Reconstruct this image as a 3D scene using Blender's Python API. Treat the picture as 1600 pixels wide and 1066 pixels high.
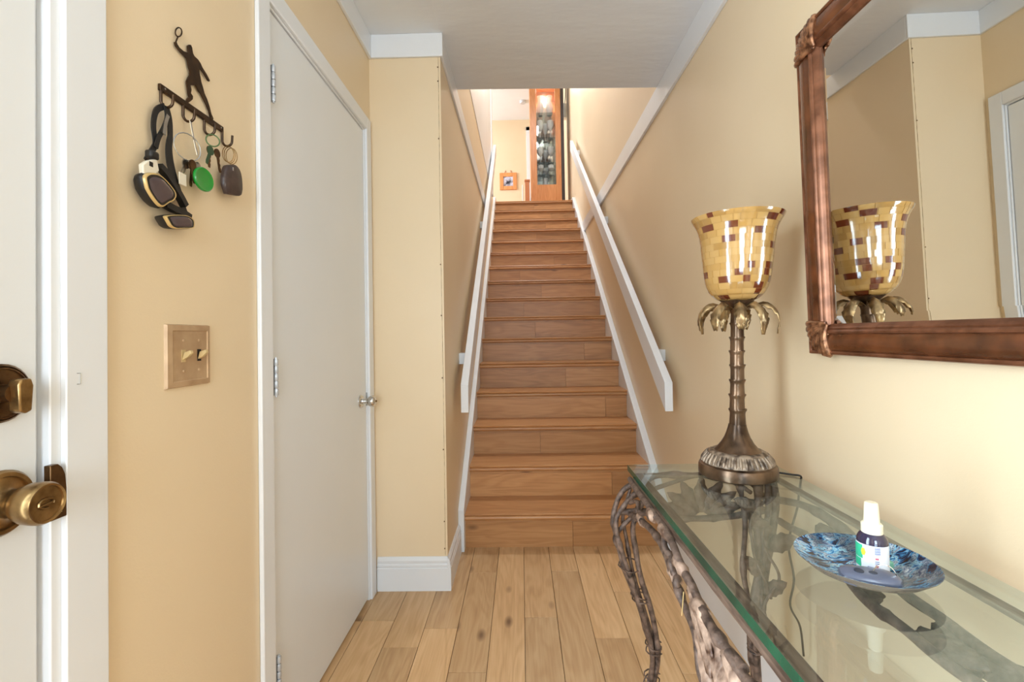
import bpy, bmesh, math, random
from mathutils import Vector, Matrix
random.seed(7)
PI = math.pi
S = bpy.context.scene
C = S.collection
for o in list(bpy.data.objects): bpy.data.objects.remove(o)

# ---------------------------------------------------------------- camera
H = 1.128
yaw, pit, rol = .0191, .0155, .0172
r = Vector((math.cos(yaw), math.sin(yaw), 0)); fw = Vector((-math.sin(yaw), math.cos(yaw), 0)); up = Vector((0, 0, 1))
fw2 = fw*math.cos(pit) + up*math.sin(pit); u2 = up*math.cos(pit) - fw*math.sin(pit)
r3 = r*math.cos(rol) - u2*math.sin(rol); u3 = u2*math.cos(rol) + r*math.sin(rol)
cd = bpy.data.cameras.new('camera'); cam = bpy.data.objects.new('camera', cd); C.objects.link(cam)
M = Matrix((r3, u3, -fw2)).transposed().to_4x4(); M.translation = (0, 0, H)
cam.matrix_world = M
cd.sensor_width = 36; cd.lens = 744.28/1600*36; cd.shift_y = -21.29/1600
cd.clip_start = .02
S.camera = cam

# ---------------------------------------------------------------- light
def lin(c): return c/12.92 if c <= .04045 else ((c+.055)/1.055)**2.4
def rgb(r, g, b): return (lin(r/255), lin(g/255), lin(b/255), 1)
w = bpy.data.worlds.new('world'); S.world = w; w.use_nodes = True
w.node_tree.nodes['Background'].inputs[0].default_value = (.75, .88, 1, 1)
w.node_tree.nodes['Background'].inputs[1].default_value = 1.0
vs = S.view_settings; vs.view_transform = 'Standard'; vs.look = 'None'; vs.gamma = 1; vs.use_curve_mapping = False
vs.exposure = 0.26
def area(name, loc, rot, sx, sy, power, col=(1, 1, 1), spread=PI):
    l = bpy.data.lights.new(name, 'AREA'); l.shape = 'RECTANGLE'; l.size = sx; l.size_y = sy
    l.energy = power; l.color = col; l.spread = spread
    o = bpy.data.objects.new(name, l); C.objects.link(o); o.location = loc; o.rotation_euler = rot
    return o
# daylight outside the glazed entry door (left of the camera), and outside the landing window upstairs
# (the tall strip mirrored in the lamp shade, the light on everything that faces the viewpoint, the bright landing)
area('entry_door_glass_offscreen', (-.86, .195, 1.12), (0, -PI/2, 0), 1.7, .54, 42, (.76, .88, 1))
area('window_back_offscreen', (.05, -2.02, 1.5), (PI/2, 0, 0), 1.1, 1.7, 88, (.77, .885, 1))
area('window_landing_offscreen', (-3.1, 8.0, 4.35), (0, -PI/2, 0), 1.7, 1.9, 180, (.86, .93, 1))
# lamp high in the stairwell: its streaks and sheen lie on the right stair wall and on the trim board
area('stairwell_lamp_offscreen', (.2, 4.3, 5.30), (0, 0, 0), .45, .45, 48, (.92, .96, 1))

# ---------------------------------------------------------------- materials
def nd(nt, t, **k):
    n = nt.nodes.new(t)
    for a, v in k.items(): setattr(n, a, v)
    return n
def base_mat(name, col, rough=.5, metal=0, coat=0, spec=.5):
    m = bpy.data.materials.new(name); m.use_nodes = True
    b = m.node_tree.nodes['Principled BSDF']
    b.inputs['Base Color'].default_value = col; b.inputs['Roughness'].default_value = rough
    b.inputs['Metallic'].default_value = metal; b.inputs['Coat Weight'].default_value = coat
    b.inputs['Coat Roughness'].default_value = .06
    b.inputs['Specular IOR Level'].default_value = spec
    return m
def noise_mat(name, c1, c2, scale=20, rough=.5, metal=0, bump=0, bscale=None, stretch=(1, 1, 1), coat=0, lo=.35, hi=.65, detail=4, spec=.5, dist=.004):
    m = base_mat(name, c1, rough, metal, coat, spec); nt = m.node_tree; b = nt.nodes['Principled BSDF']
    tc = nd(nt, 'ShaderNodeTexCoord'); mp = nd(nt, 'ShaderNodeMapping'); mp.inputs['Scale'].default_value = stretch
    nz = nd(nt, 'ShaderNodeTexNoise'); nz.inputs['Scale'].default_value = scale; nz.inputs['Detail'].default_value = detail
    cr = nd(nt, 'ShaderNodeValToRGB'); cr.color_ramp.elements[0].position = lo; cr.color_ramp.elements[1].position = hi
    cr.color_ramp.elements[0].color = c1; cr.color_ramp.elements[1].color = c2
    L = nt.links.new
    L(tc.outputs['Object'], mp.inputs[0]); L(mp.outputs[0], nz.inputs['Vector']); L(nz.outputs['Fac'], cr.inputs[0]); L(cr.outputs[0], b.inputs['Base Color'])
    if bump:
        n2 = nd(nt, 'ShaderNodeTexNoise'); n2.inputs['Scale'].default_value = bscale or scale; n2.inputs['Detail'].default_value = 5
        L(mp.outputs[0], n2.inputs['Vector'])
        bp = nd(nt, 'ShaderNodeBump'); bp.inputs['Strength'].default_value = bump; bp.inputs['Distance'].default_value = dist
        L(n2.outputs['Fac'], bp.inputs['Height']); L(bp.outputs[0], b.inputs['Normal'])
    return m
def wood_mat(name, light, mid, dark, axis='Y', rough=.4, knots=True):
    m = base_mat(name, mid, rough); nt = m.node_tree; b = nt.nodes['Principled BSDF']; L = nt.links.new
    tc = nd(nt, 'ShaderNodeTexCoord'); oi = nd(nt, 'ShaderNodeObjectInfo')
    mul = nd(nt, 'ShaderNodeVectorMath', operation='SCALE'); mul.inputs[0].default_value = (37.1, 53.7, 19.3)
    L(oi.outputs['Random'], mul.inputs['Scale'])
    add = nd(nt, 'ShaderNodeVectorMath', operation='ADD'); L(tc.outputs['Object'], add.inputs[0]); L(mul.outputs[0], add.inputs[1])
    mp = nd(nt, 'ShaderNodeMapping'); sc = {'X': (1.6, 11, 11), 'Y': (11, 1.6, 11), 'Z': (11, 11, 1.6)}[axis]; mp.inputs['Scale'].default_value = sc
    L(add.outputs[0], mp.inputs[0])
    n1 = nd(nt, 'ShaderNodeTexNoise'); n1.inputs['Scale'].default_value = 1.0; n1.inputs['Detail'].default_value = 2; n1.inputs['Distortion'].default_value = .6
    L(mp.outputs[0], n1.inputs['Vector'])
    ml = nd(nt, 'ShaderNodeMath', operation='MULTIPLY'); ml.inputs[1].default_value = 42; L(n1.outputs['Fac'], ml.inputs[0])
    sn = nd(nt, 'ShaderNodeMath', operation='SINE'); L(ml.outputs[0], sn.inputs[0])
    mr = nd(nt, 'ShaderNodeMapRange'); mr.inputs[1].default_value = -1; mr.inputs[2].default_value = 1; mr.inputs[3].default_value = 0; mr.inputs[4].default_value = .16
    L(sn.outputs[0], mr.inputs[0])
    mp2 = nd(nt, 'ShaderNodeMapping'); s2 = {'X': (6, 160, 160), 'Y': (160, 6, 160), 'Z': (160, 160, 6)}[axis]; mp2.inputs['Scale'].default_value = s2
    L(add.outputs[0], mp2.inputs[0])
    n2 = nd(nt, 'ShaderNodeTexNoise'); n2.inputs['Scale'].default_value = 1; n2.inputs['Detail'].default_value = 3; L(mp2.outputs[0], n2.inputs['Vector'])
    n3 = nd(nt, 'ShaderNodeTexNoise'); n3.inputs['Scale'].default_value = .45; n3.inputs['Detail'].default_value = 2; L(mp.outputs[0], n3.inputs['Vector'])
    a1 = nd(nt, 'ShaderNodeMath', operation='MULTIPLY_ADD'); a1.inputs[1].default_value = .45; L(n2.outputs['Fac'], a1.inputs[0]); L(mr.outputs[0], a1.inputs[2])
    a2 = nd(nt, 'ShaderNodeMath', operation='MULTIPLY_ADD'); a2.inputs[1].default_value = .5; L(n3.outputs['Fac'], a2.inputs[0]); L(a1.outputs[0], a2.inputs[2])
    cr = nd(nt, 'ShaderNodeValToRGB'); e = cr.color_ramp.elements
    e[0].position = .28; e[0].color = light; e[1].position = .95; e[1].color = dark
    q = e.new(.6); q.color = mid
    L(a2.outputs[0], cr.inputs[0])
    hv = nd(nt, 'ShaderNodeHueSaturation')
    vr = nd(nt, 'ShaderNodeMapRange'); vr.inputs[3].default_value = .82; vr.inputs[4].default_value = 1.12
    fr = nd(nt, 'ShaderNodeMath', operation='FRACT'); mm = nd(nt, 'ShaderNodeMath', operation='MULTIPLY'); mm.inputs[1].default_value = 17.77
    L(oi.outputs['Random'], mm.inputs[0]); L(mm.outputs[0], fr.inputs[0]); L(fr.outputs[0], vr.inputs[0]); L(vr.outputs[0], hv.inputs['Value'])
    L(cr.outputs[0], hv.inputs['Color'])
    col = hv.outputs[0]
    if knots:
        mp3 = nd(nt, 'ShaderNodeMapping'); s3 = {'X': (2.6, 6, 6), 'Y': (6, 2.6, 6), 'Z': (6, 6, 2.6)}[axis]; mp3.inputs['Scale'].default_value = s3
        L(add.outputs[0], mp3.inputs[0])
        vo = nd(nt, 'ShaderNodeTexVoronoi'); vo.inputs['Scale'].default_value = 1.0; L(mp3.outputs[0], vo.inputs['Vector'])
        kr = nd(nt, 'ShaderNodeMapRange'); kr.inputs[1].default_value = .03; kr.inputs[2].default_value = .12; kr.inputs[3].default_value = .8; kr.inputs[4].default_value = 0
        L(vo.outputs['Distance'], kr.inputs[0])
        mx = nd(nt, 'ShaderNodeMix', data_type='RGBA'); L(kr.outputs[0], mx.inputs[0]); L(col, mx.inputs[6]); mx.inputs[7].default_value = rgb(82, 48, 26)
        col = mx.outputs[2]
    L(col, b.inputs['Base Color'])
    bp = nd(nt, 'ShaderNodeBump'); bp.inputs['Strength'].default_value = .12; bp.inputs['Distance'].default_value = .001
    L(n2.outputs['Fac'], bp.inputs['Height']); L(bp.outputs[0], b.inputs['Normal'])
    return m
def thin_glass(name, tint=(1, 1, 1, 1), f0=1.5, rough=0.0):
    m = bpy.data.materials.new(name); m.use_nodes = True; nt = m.node_tree; nt.nodes.remove(nt.nodes['Principled BSDF'])
    out = nt.nodes['Material Output']; L = nt.links.new
    lw = nd(nt, 'ShaderNodeLayerWeight'); pw = nd(nt, 'ShaderNodeMath', operation='POWER'); pw.inputs[1].default_value = 5
    fr = nd(nt, 'ShaderNodeMath', operation='MULTIPLY_ADD'); fr.inputs[1].default_value = .96; fr.inputs[2].default_value = ((f0-1)/(f0+1))**2
    L(lw.outputs['Facing'], pw.inputs[0]); L(pw.outputs[0], fr.inputs[0])
    t = nd(nt, 'ShaderNodeBsdfTransparent'); t.inputs[0].default_value = tint
    g = nd(nt, 'ShaderNodeBsdfGlossy'); g.inputs['Roughness'].default_value = rough; g.inputs[0].default_value = (.84, .96, 1, 1)
    mx = nd(nt, 'ShaderNodeMixShader'); L(fr.outputs[0], mx.inputs[0]); L(t.outputs[0], mx.inputs[1]); L(g.outputs[0], mx.inputs[2]); L(mx.outputs[0], out.inputs[0])
    return m
def emit(name, col, s):
    m = bpy.data.materials.new(name); m.use_nodes = True; b = m.node_tree.nodes['Principled BSDF']
    b.inputs['Base Color'].default_value = col; b.inputs['Emission Color'].default_value = col; b.inputs['Emission Strength'].default_value = s
    return m

WALL = noise_mat('cream_wall_paint', rgb(228, 205, 170), rgb(232, 210, 177), 1.3, .42, bump=.12, bscale=220, dist=.002)
WHITE = noise_mat('white_trim_paint', rgb(226, 227, 230), rgb(232, 233, 236), 2, .32, bump=.03, bscale=60, dist=.002)
DOORW = noise_mat('white_door_paint', rgb(224, 226, 229), rgb(231, 232, 234), 1.2, .33, bump=.05, bscale=35, dist=.002)
CEIL = noise_mat('white_textured_ceiling', rgb(222, 223, 226), rgb(228, 229, 231), 2, .8, bump=.5, bscale=9, stretch=(.6, 1.6, 1), dist=.006)
UPW = noise_mat('upper_hall_paint', rgb(226, 228, 231), rgb(232, 233, 236), 2, .5)
FLOORW = wood_mat('oak_floor', rgb(220, 184, 140), rgb(202, 162, 117), rgb(168, 126, 84), 'Y', .38)
RISERW = wood_mat('oak_riser', rgb(206, 155, 105), rgb(187, 134, 85), rgb(148, 100, 60), 'X', .42)
TREADW = wood_mat('oak_tread', rgb(206, 154, 104), rgb(186, 131, 83), rgb(146, 96, 56), 'X', .36, knots=False)
SUB = base_mat('dark_subfloor', rgb(70, 45, 28), .8)
CABW = wood_mat('cabinet_oak', rgb(226, 158, 98), rgb(208, 136, 76), rgb(176, 104, 54), 'Z', .35, knots=False)
POSTW = base_mat('newel_oak', rgb(196, 120, 70), .4)
DARK = base_mat('dark_interior', rgb(28, 22, 20), .6)
BLACK = base_mat('black_plastic', rgb(22, 20, 20), .35)
BLKRUB = base_mat('black_rubber', rgb(26, 24, 24), .5)
BRONZE = noise_mat('dark_bronze_metal', rgb(52, 36, 22), rgb(74, 52, 32), 60, .38, .7)
BRASS = noise_mat('antique_brass', rgb(122, 94, 58), rgb(168, 136, 90), 40, .28, .9)
BRASSD = noise_mat('dark_antique_brass', rgb(70, 48, 30), rgb(120, 92, 62), 30, .3, .9)
STEEL = base_mat('brushed_steel', rgb(175, 178, 180), .25, 1)
CHROME = base_mat('polished_chrome', rgb(205, 205, 205), .12, 1)
HINGE = base_mat('painted_hinge', rgb(186, 188, 192), .3, .3)
PLATE = noise_mat('beige_switch_plate', rgb(178, 146, 112), rgb(196, 165, 130), 25, .38, .25)
IVORY = base_mat('ivory_plastic', rgb(206, 180, 130), .35)
TABLEG = thin_glass('clear_table_glass', (.93, .985, 1, 1), 2.0)
PANE = thin_glass('window_pane', (.95, .97, .97, 1), 1.45)
EDGE = noise_mat('green_glass_edge', rgb(6, 48, 34), rgb(24, 84, 60), 9, .25, 0, stretch=(1, 1, .3), spec=.3)
VINE = noise_mat('weathered_vine_bark', rgb(46, 32, 26), rgb(132, 108, 94), 55, .55, .15, bump=.7, bscale=120, lo=.3, hi=.7, dist=.003)
LEAFB = noise_mat('pale_bark_leaf', rgb(82, 56, 42), rgb(204, 172, 150), 38, .5, .1, bump=.8, bscale=60, lo=.32, hi=.66, dist=.004)
IRON = noise_mat('brown_iron_bar', rgb(84, 64, 54), rgb(148, 124, 108), 22, .42, .4, stretch=(3, .5, 3), bump=.3, bscale=90)
LAMPM = noise_mat('lamp_bronze', rgb(48, 35, 26), rgb(138, 110, 86), 22, .28, .75, lo=.3, hi=.72, stretch=(1, 1, .5))
LAMPL = noise_mat('lamp_frond_bronze', rgb(88, 66, 42), rgb(186, 156, 112), 45, .3, .75, lo=.3, hi=.7)
LAMPP = noise_mat('lamp_base_patina', rgb(74, 58, 46), rgb(160, 140, 120), 60, .45, .35, lo=.35, hi=.6)
TILES = [base_mat('shade_tile_%s' % n, c, .12, 0, 1.0) for n, c in
         (('cream', rgb(186, 146, 86)), ('honey', rgb(180, 138, 76)), ('olive', rgb(164, 124, 67)), ('brown', rgb(104, 48, 23)), ('umber', rgb(92, 38, 18)))]
GROUT = base_mat('shade_resin', rgb(174, 134, 76), .2, 0, .5)
MIRROR = base_mat('silvered_mirror', (.86, .87, .86, 1), 0.0, 1)
FRAMEW = noise_mat('burl_veneer_frame', rgb(68, 36, 19), rgb(116, 66, 38), 14, .22, .1, coat=.4, lo=.3, hi=.7)
FRAMEB = noise_mat('copper_bead_frame', rgb(104, 64, 42), rgb(140, 92, 66), 30, .28, .55)
FRAMEO = noise_mat('copper_ornament', rgb(84, 48, 28), rgb(180, 128, 92), 70, .3, .6, lo=.35, hi=.62)
CREAMP = base_mat('cream_plastic', rgb(244, 232, 205), .3)
AMBER = base_mat('dark_bottle', rgb(40, 34, 62), .08, 0, .6)
LABEL = base_mat('white_label', rgb(236, 238, 244), .35)
INKG = base_mat('grey_print', rgb(140, 146, 176), .5); INKR = base_mat('red_print', rgb(206, 104, 122), .5)
INKGR = base_mat('green_print', rgb(58, 190, 140), .5); INKY = base_mat('yellow_print', rgb(226, 222, 60), .5)
FOBG = base_mat('slate_blue_plastic', rgb(92, 98, 118), .3, 0, .2); FOBB = base_mat('grey_button', rgb(44, 50, 66), .4)
GREENP = base_mat('green_plastic', rgb(16, 138, 44), .25, 0, .4)
GREENF = base_mat('pale_green_card', rgb(120, 176, 150), .4)
FOBD = noise_mat('dark_brown_leather', rgb(58, 44, 42), rgb(72, 56, 52), 60, .4)
LENS = base_mat('smoked_lens', rgb(84, 70, 74), .15, .2, .5)
GOLDP = base_mat('pale_gold_plastic', rgb(214, 184, 124), .3, .3)
WHITEP = base_mat('white_rubber', rgb(226, 216, 196), .4)
SIGN = base_mat('white_plastic', rgb(236, 233, 226), .35)
CRYSTAL = base_mat('crystal_glass', rgb(236, 236, 238), .06, 0, .5); CRYSTAL.node_tree.nodes['Principled BSDF'].inputs['Transmission Weight'].default_value = .4
def dish_mat():
    m = base_mat('iridescent_blue_glass', rgb(40, 60, 90), .22, .0, .12); nt = m.node_tree; b = nt.nodes['Principled BSDF']; L = nt.links.new
    tc = nd(nt, 'ShaderNodeTexCoord'); mp = nd(nt, 'ShaderNodeMapping'); mp.inputs['Rotation'].default_value = (0, 0, -.5); mp.inputs['Scale'].default_value = (30, 75, 40)
    n = nd(nt, 'ShaderNodeTexNoise'); n.inputs['Scale'].default_value = 1; n.inputs['Detail'].default_value = 5; n.inputs['Distortion'].default_value = 1.4
    L(tc.outputs['Object'], mp.inputs[0]); L(mp.outputs[0], n.inputs['Vector'])
    cr = nd(nt, 'ShaderNodeValToRGB'); e = cr.color_ramp.elements
    e[0].position = .36; e[0].color = rgb(8, 8, 18); e[1].position = .72; e[1].color = rgb(236, 244, 246)
    for p, c in ((.43, rgb(18, 32, 74)), (.47, rgb(60, 140, 200)), (.51, rgb(176, 224, 238)), (.54, rgb(34, 52, 100)), (.58, rgb(204, 222, 230)), (.63, rgb(70, 92, 136))):
        q = e.new(p); q.color = c
    L(n.outputs['Fac'], cr.inputs[0])
    n2 = nd(nt, 'ShaderNodeTexNoise'); n2.inputs['Scale'].default_value = 16; L(tc.outputs['Object'], n2.inputs['Vector'])
    mr = nd(nt, 'ShaderNodeMapRange'); mr.inputs[1].default_value = .5; mr.inputs[2].default_value = .62; mr.inputs[4].default_value = .75; L(n2.outputs['Fac'], mr.inputs[0])
    mx = nd(nt, 'ShaderNodeMix', data_type='RGBA'); L(mr.outputs[0], mx.inputs[0]); L(cr.outputs[0], mx.inputs[6]); mx.inputs[7].default_value = rgb(16, 18, 36)
    L(mx.outputs[2], b.inputs['Base Color'])
    return m
DISH = dish_mat()
DISHB = base_mat('grey_dish_underside', rgb(120, 112, 104), .25, .2)

# ---------------------------------------------------------------- mesh builder
def wloc(o):
    v = Vector(o.location)
    while o.parent: o = o.parent; v += Vector(o.location)
    return v
XF = None       # scaling about the camera position, used for the console table set
class MB:
    def __init__(s): s.v = []; s.f = []; s.m = []
    def add(s, vs, fs, mi=0):
        n = len(s.v); s.v += [tuple(v) for v in vs]; s.f += [tuple(i+n for i in f) for f in fs]; s.m += [mi]*len(fs); return s
    def box(s, x0, x1, y0, y1, z0, z1, mi=0):
        return s.add([(x0,y0,z0),(x1,y0,z0),(x1,y1,z0),(x0,y1,z0),(x0,y0,z1),(x1,y0,z1),(x1,y1,z1),(x0,y1,z1)],
                     [(0,3,2,1),(4,5,6,7),(0,1,5,4),(1,2,6,5),(2,3,7,6),(3,0,4,7)], mi)
    def prism(s, poly, fn, t0, t1, mi=0):       # poly of (a,b); fn(a,b,t) -> point
        n = len(poly); vs = [fn(a, b, t0) for a, b in poly] + [fn(a, b, t1) for a, b in poly]
        fs = [tuple(range(n))[::-1], tuple(range(n, 2*n))] + [(i, (i+1) % n, n+(i+1) % n, n+i) for i in range(n)]
        return s.add(vs, fs, mi)
    def lathe(s, prof, c=(0, 0, 0), n=32, axis='Z', mi=0, mod=None, cap=True):
        vs = []
        for k, (rr, h) in enumerate(prof):
            for i in range(n):
                a = 2*PI*i/n; q = rr*(mod(k, a) if mod else 1)
                x, y, z = q*math.cos(a), q*math.sin(a), h
                if axis == 'X': x, y, z = h, q*math.cos(a), q*math.sin(a)
                if axis == 'Y': x, y, z = q*math.cos(a), h, q*math.sin(a)
                vs.append((c[0]+x, c[1]+y, c[2]+z))
        fs = [(k*n+i, k*n+(i+1) % n, (k+1)*n+(i+1) % n, (k+1)*n+i) for k in range(len(prof)-1) for i in range(n)]
        if cap: fs += [tuple(range(n))[::-1], tuple(range((len(prof)-1)*n, len(prof)*n))]
        return s.add(vs, fs, mi)
    def tube(s, pts, rad, n=8, mi=0, closed=False, flat=1.0):
        P = [Vector(p) for p in pts]; m = len(P); R = rad if isinstance(rad, (list, tuple)) else [rad]*m
        T = []
        for i in range(m):
            a = P[(i-1) % m] if (closed or i) else P[0]; b = P[(i+1) % m] if (closed or i < m-1) else P[-1]
            t = b-a; T.append(t.normalized() if t.length > 1e-9 else Vector((0, 0, 1)))
        ref = Vector((0, 0, 1)) if abs(T[0].z) < .9 else Vector((1, 0, 0))
        u = T[0].cross(ref).normalized(); vs = []
        for i in range(m):
            u = (u - T[i]*u.dot(T[i])).normalized(); v = T[i].cross(u)
            for k in range(n):
                a = 2*PI*k/n; vs.append(P[i] + (u*math.cos(a) + v*math.sin(a)*flat)*R[i])
        fs = []
        for i in range(m if closed else m-1):
            j = (i+1) % m
            fs += [(i*n+k, i*n+(k+1) % n, j*n+(k+1) % n, j*n+k) for k in range(n)]
        if not closed: fs += [tuple(range(n))[::-1], tuple(range((m-1)*n, m*n))]
        return s.add(vs, fs, mi)
    def build(s, name, mat, parent=None, origin=None, ang=38, bevel=0):
        if XF:
            s.v = [XF(v) for v in s.v]; origin = XF(origin) if origin is not None else None
        me = bpy.data.meshes.new(name); off = Vector(origin) if origin is not None else (wloc(parent) if parent else Vector((0, 0, 0)))
        me.from_pydata([tuple(Vector(v)-off) for v in s.v], [], s.f)
        for q in (mat if isinstance(mat, (list, tuple)) else [mat]): me.materials.append(q)
        me.polygons.foreach_set('material_index', s.m); me.polygons.foreach_set('use_smooth', [True]*len(s.f))
        b = bmesh.new(); b.from_mesh(me); bmesh.ops.recalc_face_normals(b, faces=b.faces); b.to_mesh(me); b.free()
        me.set_sharp_from_angle(angle=math.radians(ang)); me.update()
        o = bpy.data.objects.new(name, me); C.objects.link(o)
        if parent: o.parent = parent
        o.location = off - (wloc(parent) if parent else Vector((0, 0, 0)))
        if bevel:
            bm_ = o.modifiers.new('bevel', 'BEVEL'); bm_.width = bevel; bm_.segments = 2; bm_.limit_method = 'ANGLE'
        return o
def tag(o, label=None, cat=None, group=None, kind=None):
    if label: o['label'] = label
    if cat: o['category'] = cat
    if group: o['group'] = group
    if kind: o['kind'] = kind
    return o
def thing(name, loc, label, cat, group=None):
    o = bpy.data.objects.new(name, None); C.objects.link(o); o.location = XF(loc) if XF else loc; o.empty_display_size = .05
    return tag(o, label, cat, group)
def struct(name, mb, mat, label=None, cat=None, **k):
    o = mb.build(name, mat, **k); return tag(o, label, cat, kind='structure')
def catmull(pts, n=8):
    P = [Vector(p) for p in pts]; P = [2*P[0]-P[1]] + P + [2*P[-1]-P[-2]]; out = []
    for i in range(1, len(P)-2):
        for k in range(n):
            t = k/n; a, b, c, d = P[i-1], P[i], P[i+1], P[i+2]
            out.append(.5*((2*b)+(c-a)*t+(2*a-5*b+4*c-d)*t*t+(3*b-a-3*c+d)*t**3))
    out.append(P[-2]); return out

# ---------------------------------------------------------------- dimensions (metres)
XL, XS, XR = -.6695, -.345, .762
ZF, YB = 2.133, -1.9            # closet return wall, back wall
HC, HB = 2.497, 2.391           # ceiling, crown bottom
ZN, RUN, RISE = 2.5223, .259, .1833
TL, TR = -.315, .722
YR = ZN + .025                  # first riser
UF = 16*RISE                    # upper floor level
ZTOP = ZN + 15*RUN
UC, YFAR, XH = 5.373, 9.35, -3.0
YCE = 2.635                     # ceiling edge

# ---------------------------------------------------------------- room shell
m = MB(); m.box(XL-.3, XR+.12, YB-.1, YR+.05, -.06, -.018)
floor = struct('floor', m, SUB, 'light oak plank floor of the entry hall', 'floor')
PW, X0 = .1295, -.006
joints = {-2: [2.281, 1.609, .7], 0: [1.917, .9], 1: [2.285, 1.2], 2: [1.7845, .8], -3: [1.85, 1.05], -4: [1.7385, .9], -1: [1.1], 3: [2.1, 1.3], 4: [1.6], 5: [2.2, 1.0]}
for k in range(-6, 7):
    xa = max(X0+k*PW, XL-.03); xb = min(X0+(k+1)*PW, XR)
    if xb-xa < .01: continue
    ys = [YB] + sorted(joints.get(k, [1.9, .6]) + [-.3 - .1*(k % 4), -1.2+.1*(k % 3)]) + [YR+.005]
    for a, b in zip(ys, ys[1:]):
        cx, cy = (xa+xb)/2, (a+b)/2
        g = .0008
        m = MB(); m.box(xa+g, xb-g, a+g, b-g, -.018, random.uniform(-.0004, .0004))
        m.build('plank', FLOORW, floor, origin=(cx, cy, 0), bevel=.001)

# left wall with entry door and closet door openings (thickness .14)
T = .14
ED0, ED1 = -.27, .668           # entry door opening along y
CD0, CD1 = 1.252, 2.052         # closet door opening
m = MB()
m.box(XL-T, XL, YB, ED0, 0, HC).box(XL-T, XL, ED0, ED1, 2.04, HC).box(XL-T, XL, ED1, CD0, 0, HC).box(XL-T, XL, CD0, CD1, 2.036, HC).box(XL-T, XL, CD1, ZF+.1, 0, HC)
struct('wall_left', m, WALL, 'cream painted left wall with the entry door and closet door', 'wall')
m = MB(); m.box(XL-.8, XL-.75, .9, 2.4, 0, 2.3); struct('wall_closet_back', m, WALL, 'back wall inside the closet', 'wall')
m = MB(); m.box(XL, XS-.14, ZF, ZF+.1, 0, HC).box(XS-.14, XS, ZF, 6.15, 0, UF).box(XS-.14, XS, 6.15, 6.50, 0, UF-.002)
wst = struct('wall_stairs', m, WALL, 'cream return wall beside the closet and along the left of the stairs', 'wall')
m = MB(); m.box(XR, XR+.12, YB-.1, YFAR+.1, -.06, UC); struct('wall_right', m, WALL, 'long cream right wall running from the mirror up the stairs', 'wall')
BW = (-.42, .52, .75, 2.25)
m = MB(); m.box(XL-T, BW[0], YB-.1, YB, 0, HC).box(BW[1], XR, YB-.1, YB, 0, HC).box(BW[0], BW[1], YB-.1, YB, 0, BW[2]).box(BW[0], BW[1], YB-.1, YB, BW[3], HC)
struct('wall_back', m, WALL, 'cream back wall behind the viewpoint with a window', 'wall')
HCR = 2.436     # ceiling lowered a little towards the right wall to fit its trim's image position
m = MB(); ya, yb, yc = YB-.1, 2.622, 2.54
m.box(XL-T, XS, ya, yb, HC, UF-.02)
m.add([(XS, ya, HC), (XR, ya, HCR), (XR, yc, HCR), (XS, yb, HC), (XS, ya, UF-.02), (XR, ya, UF-.02), (XR, yc, UF-.02), (XS, yb, UF-.02)],
      [(0, 3, 2, 1), (4, 5, 6, 7), (0, 1, 5, 4), (1, 2, 6, 5), (2, 3, 7, 6), (3, 0, 4, 7)])
struct('ceiling', m, CEIL, 'white textured ceiling of the entry hall', 'ceiling')
m = MB(); m.box(XH, XR, 2.5, YFAR, UC, UC+.1); struct('ceiling_upper', m, UPW, 'white ceiling above the landing', 'ceiling')
m = MB(); m.box(XH, XR, YFAR, YFAR+.1, UF-.3, UC); struct('wall_far', m, WALL, 'cream far wall of the landing with a small framed picture', 'wall')
m = MB(); m.box(XH-.1, XH, 2.5, 7.05, UF-.3, UC).box(XH-.1, XH, 8.95, YFAR, UF-.3, UC).box(XH-.1, XH, 7.05, 8.95, UF-.3, 3.5).box(XH-.1, XH, 7.05, 8.95, 5.2, UC)
struct('wall_upper_left', m, UPW, 'white wall of the upper hall with a window', 'wall')
m = MB(); m.box(XH, XR, YCE-.2, YCE-.1, UF-.02, UC); struct('wall_upper_back', m, UPW, 'white wall above the foyer ceiling edge', 'wall')
m = MB(); m.box(XS-.14, XS+.004, YCE, 6.13, UF-.012, UC).box(XS-.15, XS+.016, 6.02, 6.15, UF-.012, UC)
struct('wall_upper_stairs', m, WHITE, 'white wall above the left side of the stairs', 'wall')
m = MB(); m.box(XH, XS-.15, YCE, YFAR, UF-.2, UF).box(XS-.15, XR, ZTOP+.09, YFAR, UF-.2, UF)
struct('floor_upper', m, TREADW, 'wooden floor of the landing', 'floor')
for nm, lab, fr_ in (('window_1', 'window in the back wall', [(BW[0], YB-.06), (BW[1], YB-.04)]),):
    m = MB(); z0, z1 = BW[2], BW[3]; a, b = BW[0], BW[1]; t = .05
    m.box(a, a+t, YB-.08, YB-.02, z0, z1).box(b-t, b, YB-.08, YB-.02, z0, z1).box(a, b, YB-.08, YB-.02, z0, z0+t).box(a, b, YB-.08, YB-.02, z1-t, z1)
    wnd = struct(nm, m, WHITE, 'white framed ' + lab, 'window')
    MB().box(a+t, b-t, YB-.055, YB-.05, z0+t, z1-t).build('pane', PANE, wnd)
m = MB(); t = .06
m.box(XH-.08, XH-.02, 7.05, 7.05+t, 3.5, 5.2).box(XH-.08, XH-.02, 8.95-t, 8.95, 3.5, 5.2).box(XH-.08, XH-.02, 7.05, 8.95, 3.5, 3.5+t).box(XH-.08, XH-.02, 7.05, 8.95, 5.2-t, 5.2)
wnd = struct('window_2', m, WHITE, 'white framed window of the upper hall', 'window')
MB().box(XH-.055, XH-.05, 7.05+t, 8.95-t, 3.5+t, 5.2-t).build('pane', PANE, wnd)

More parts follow.
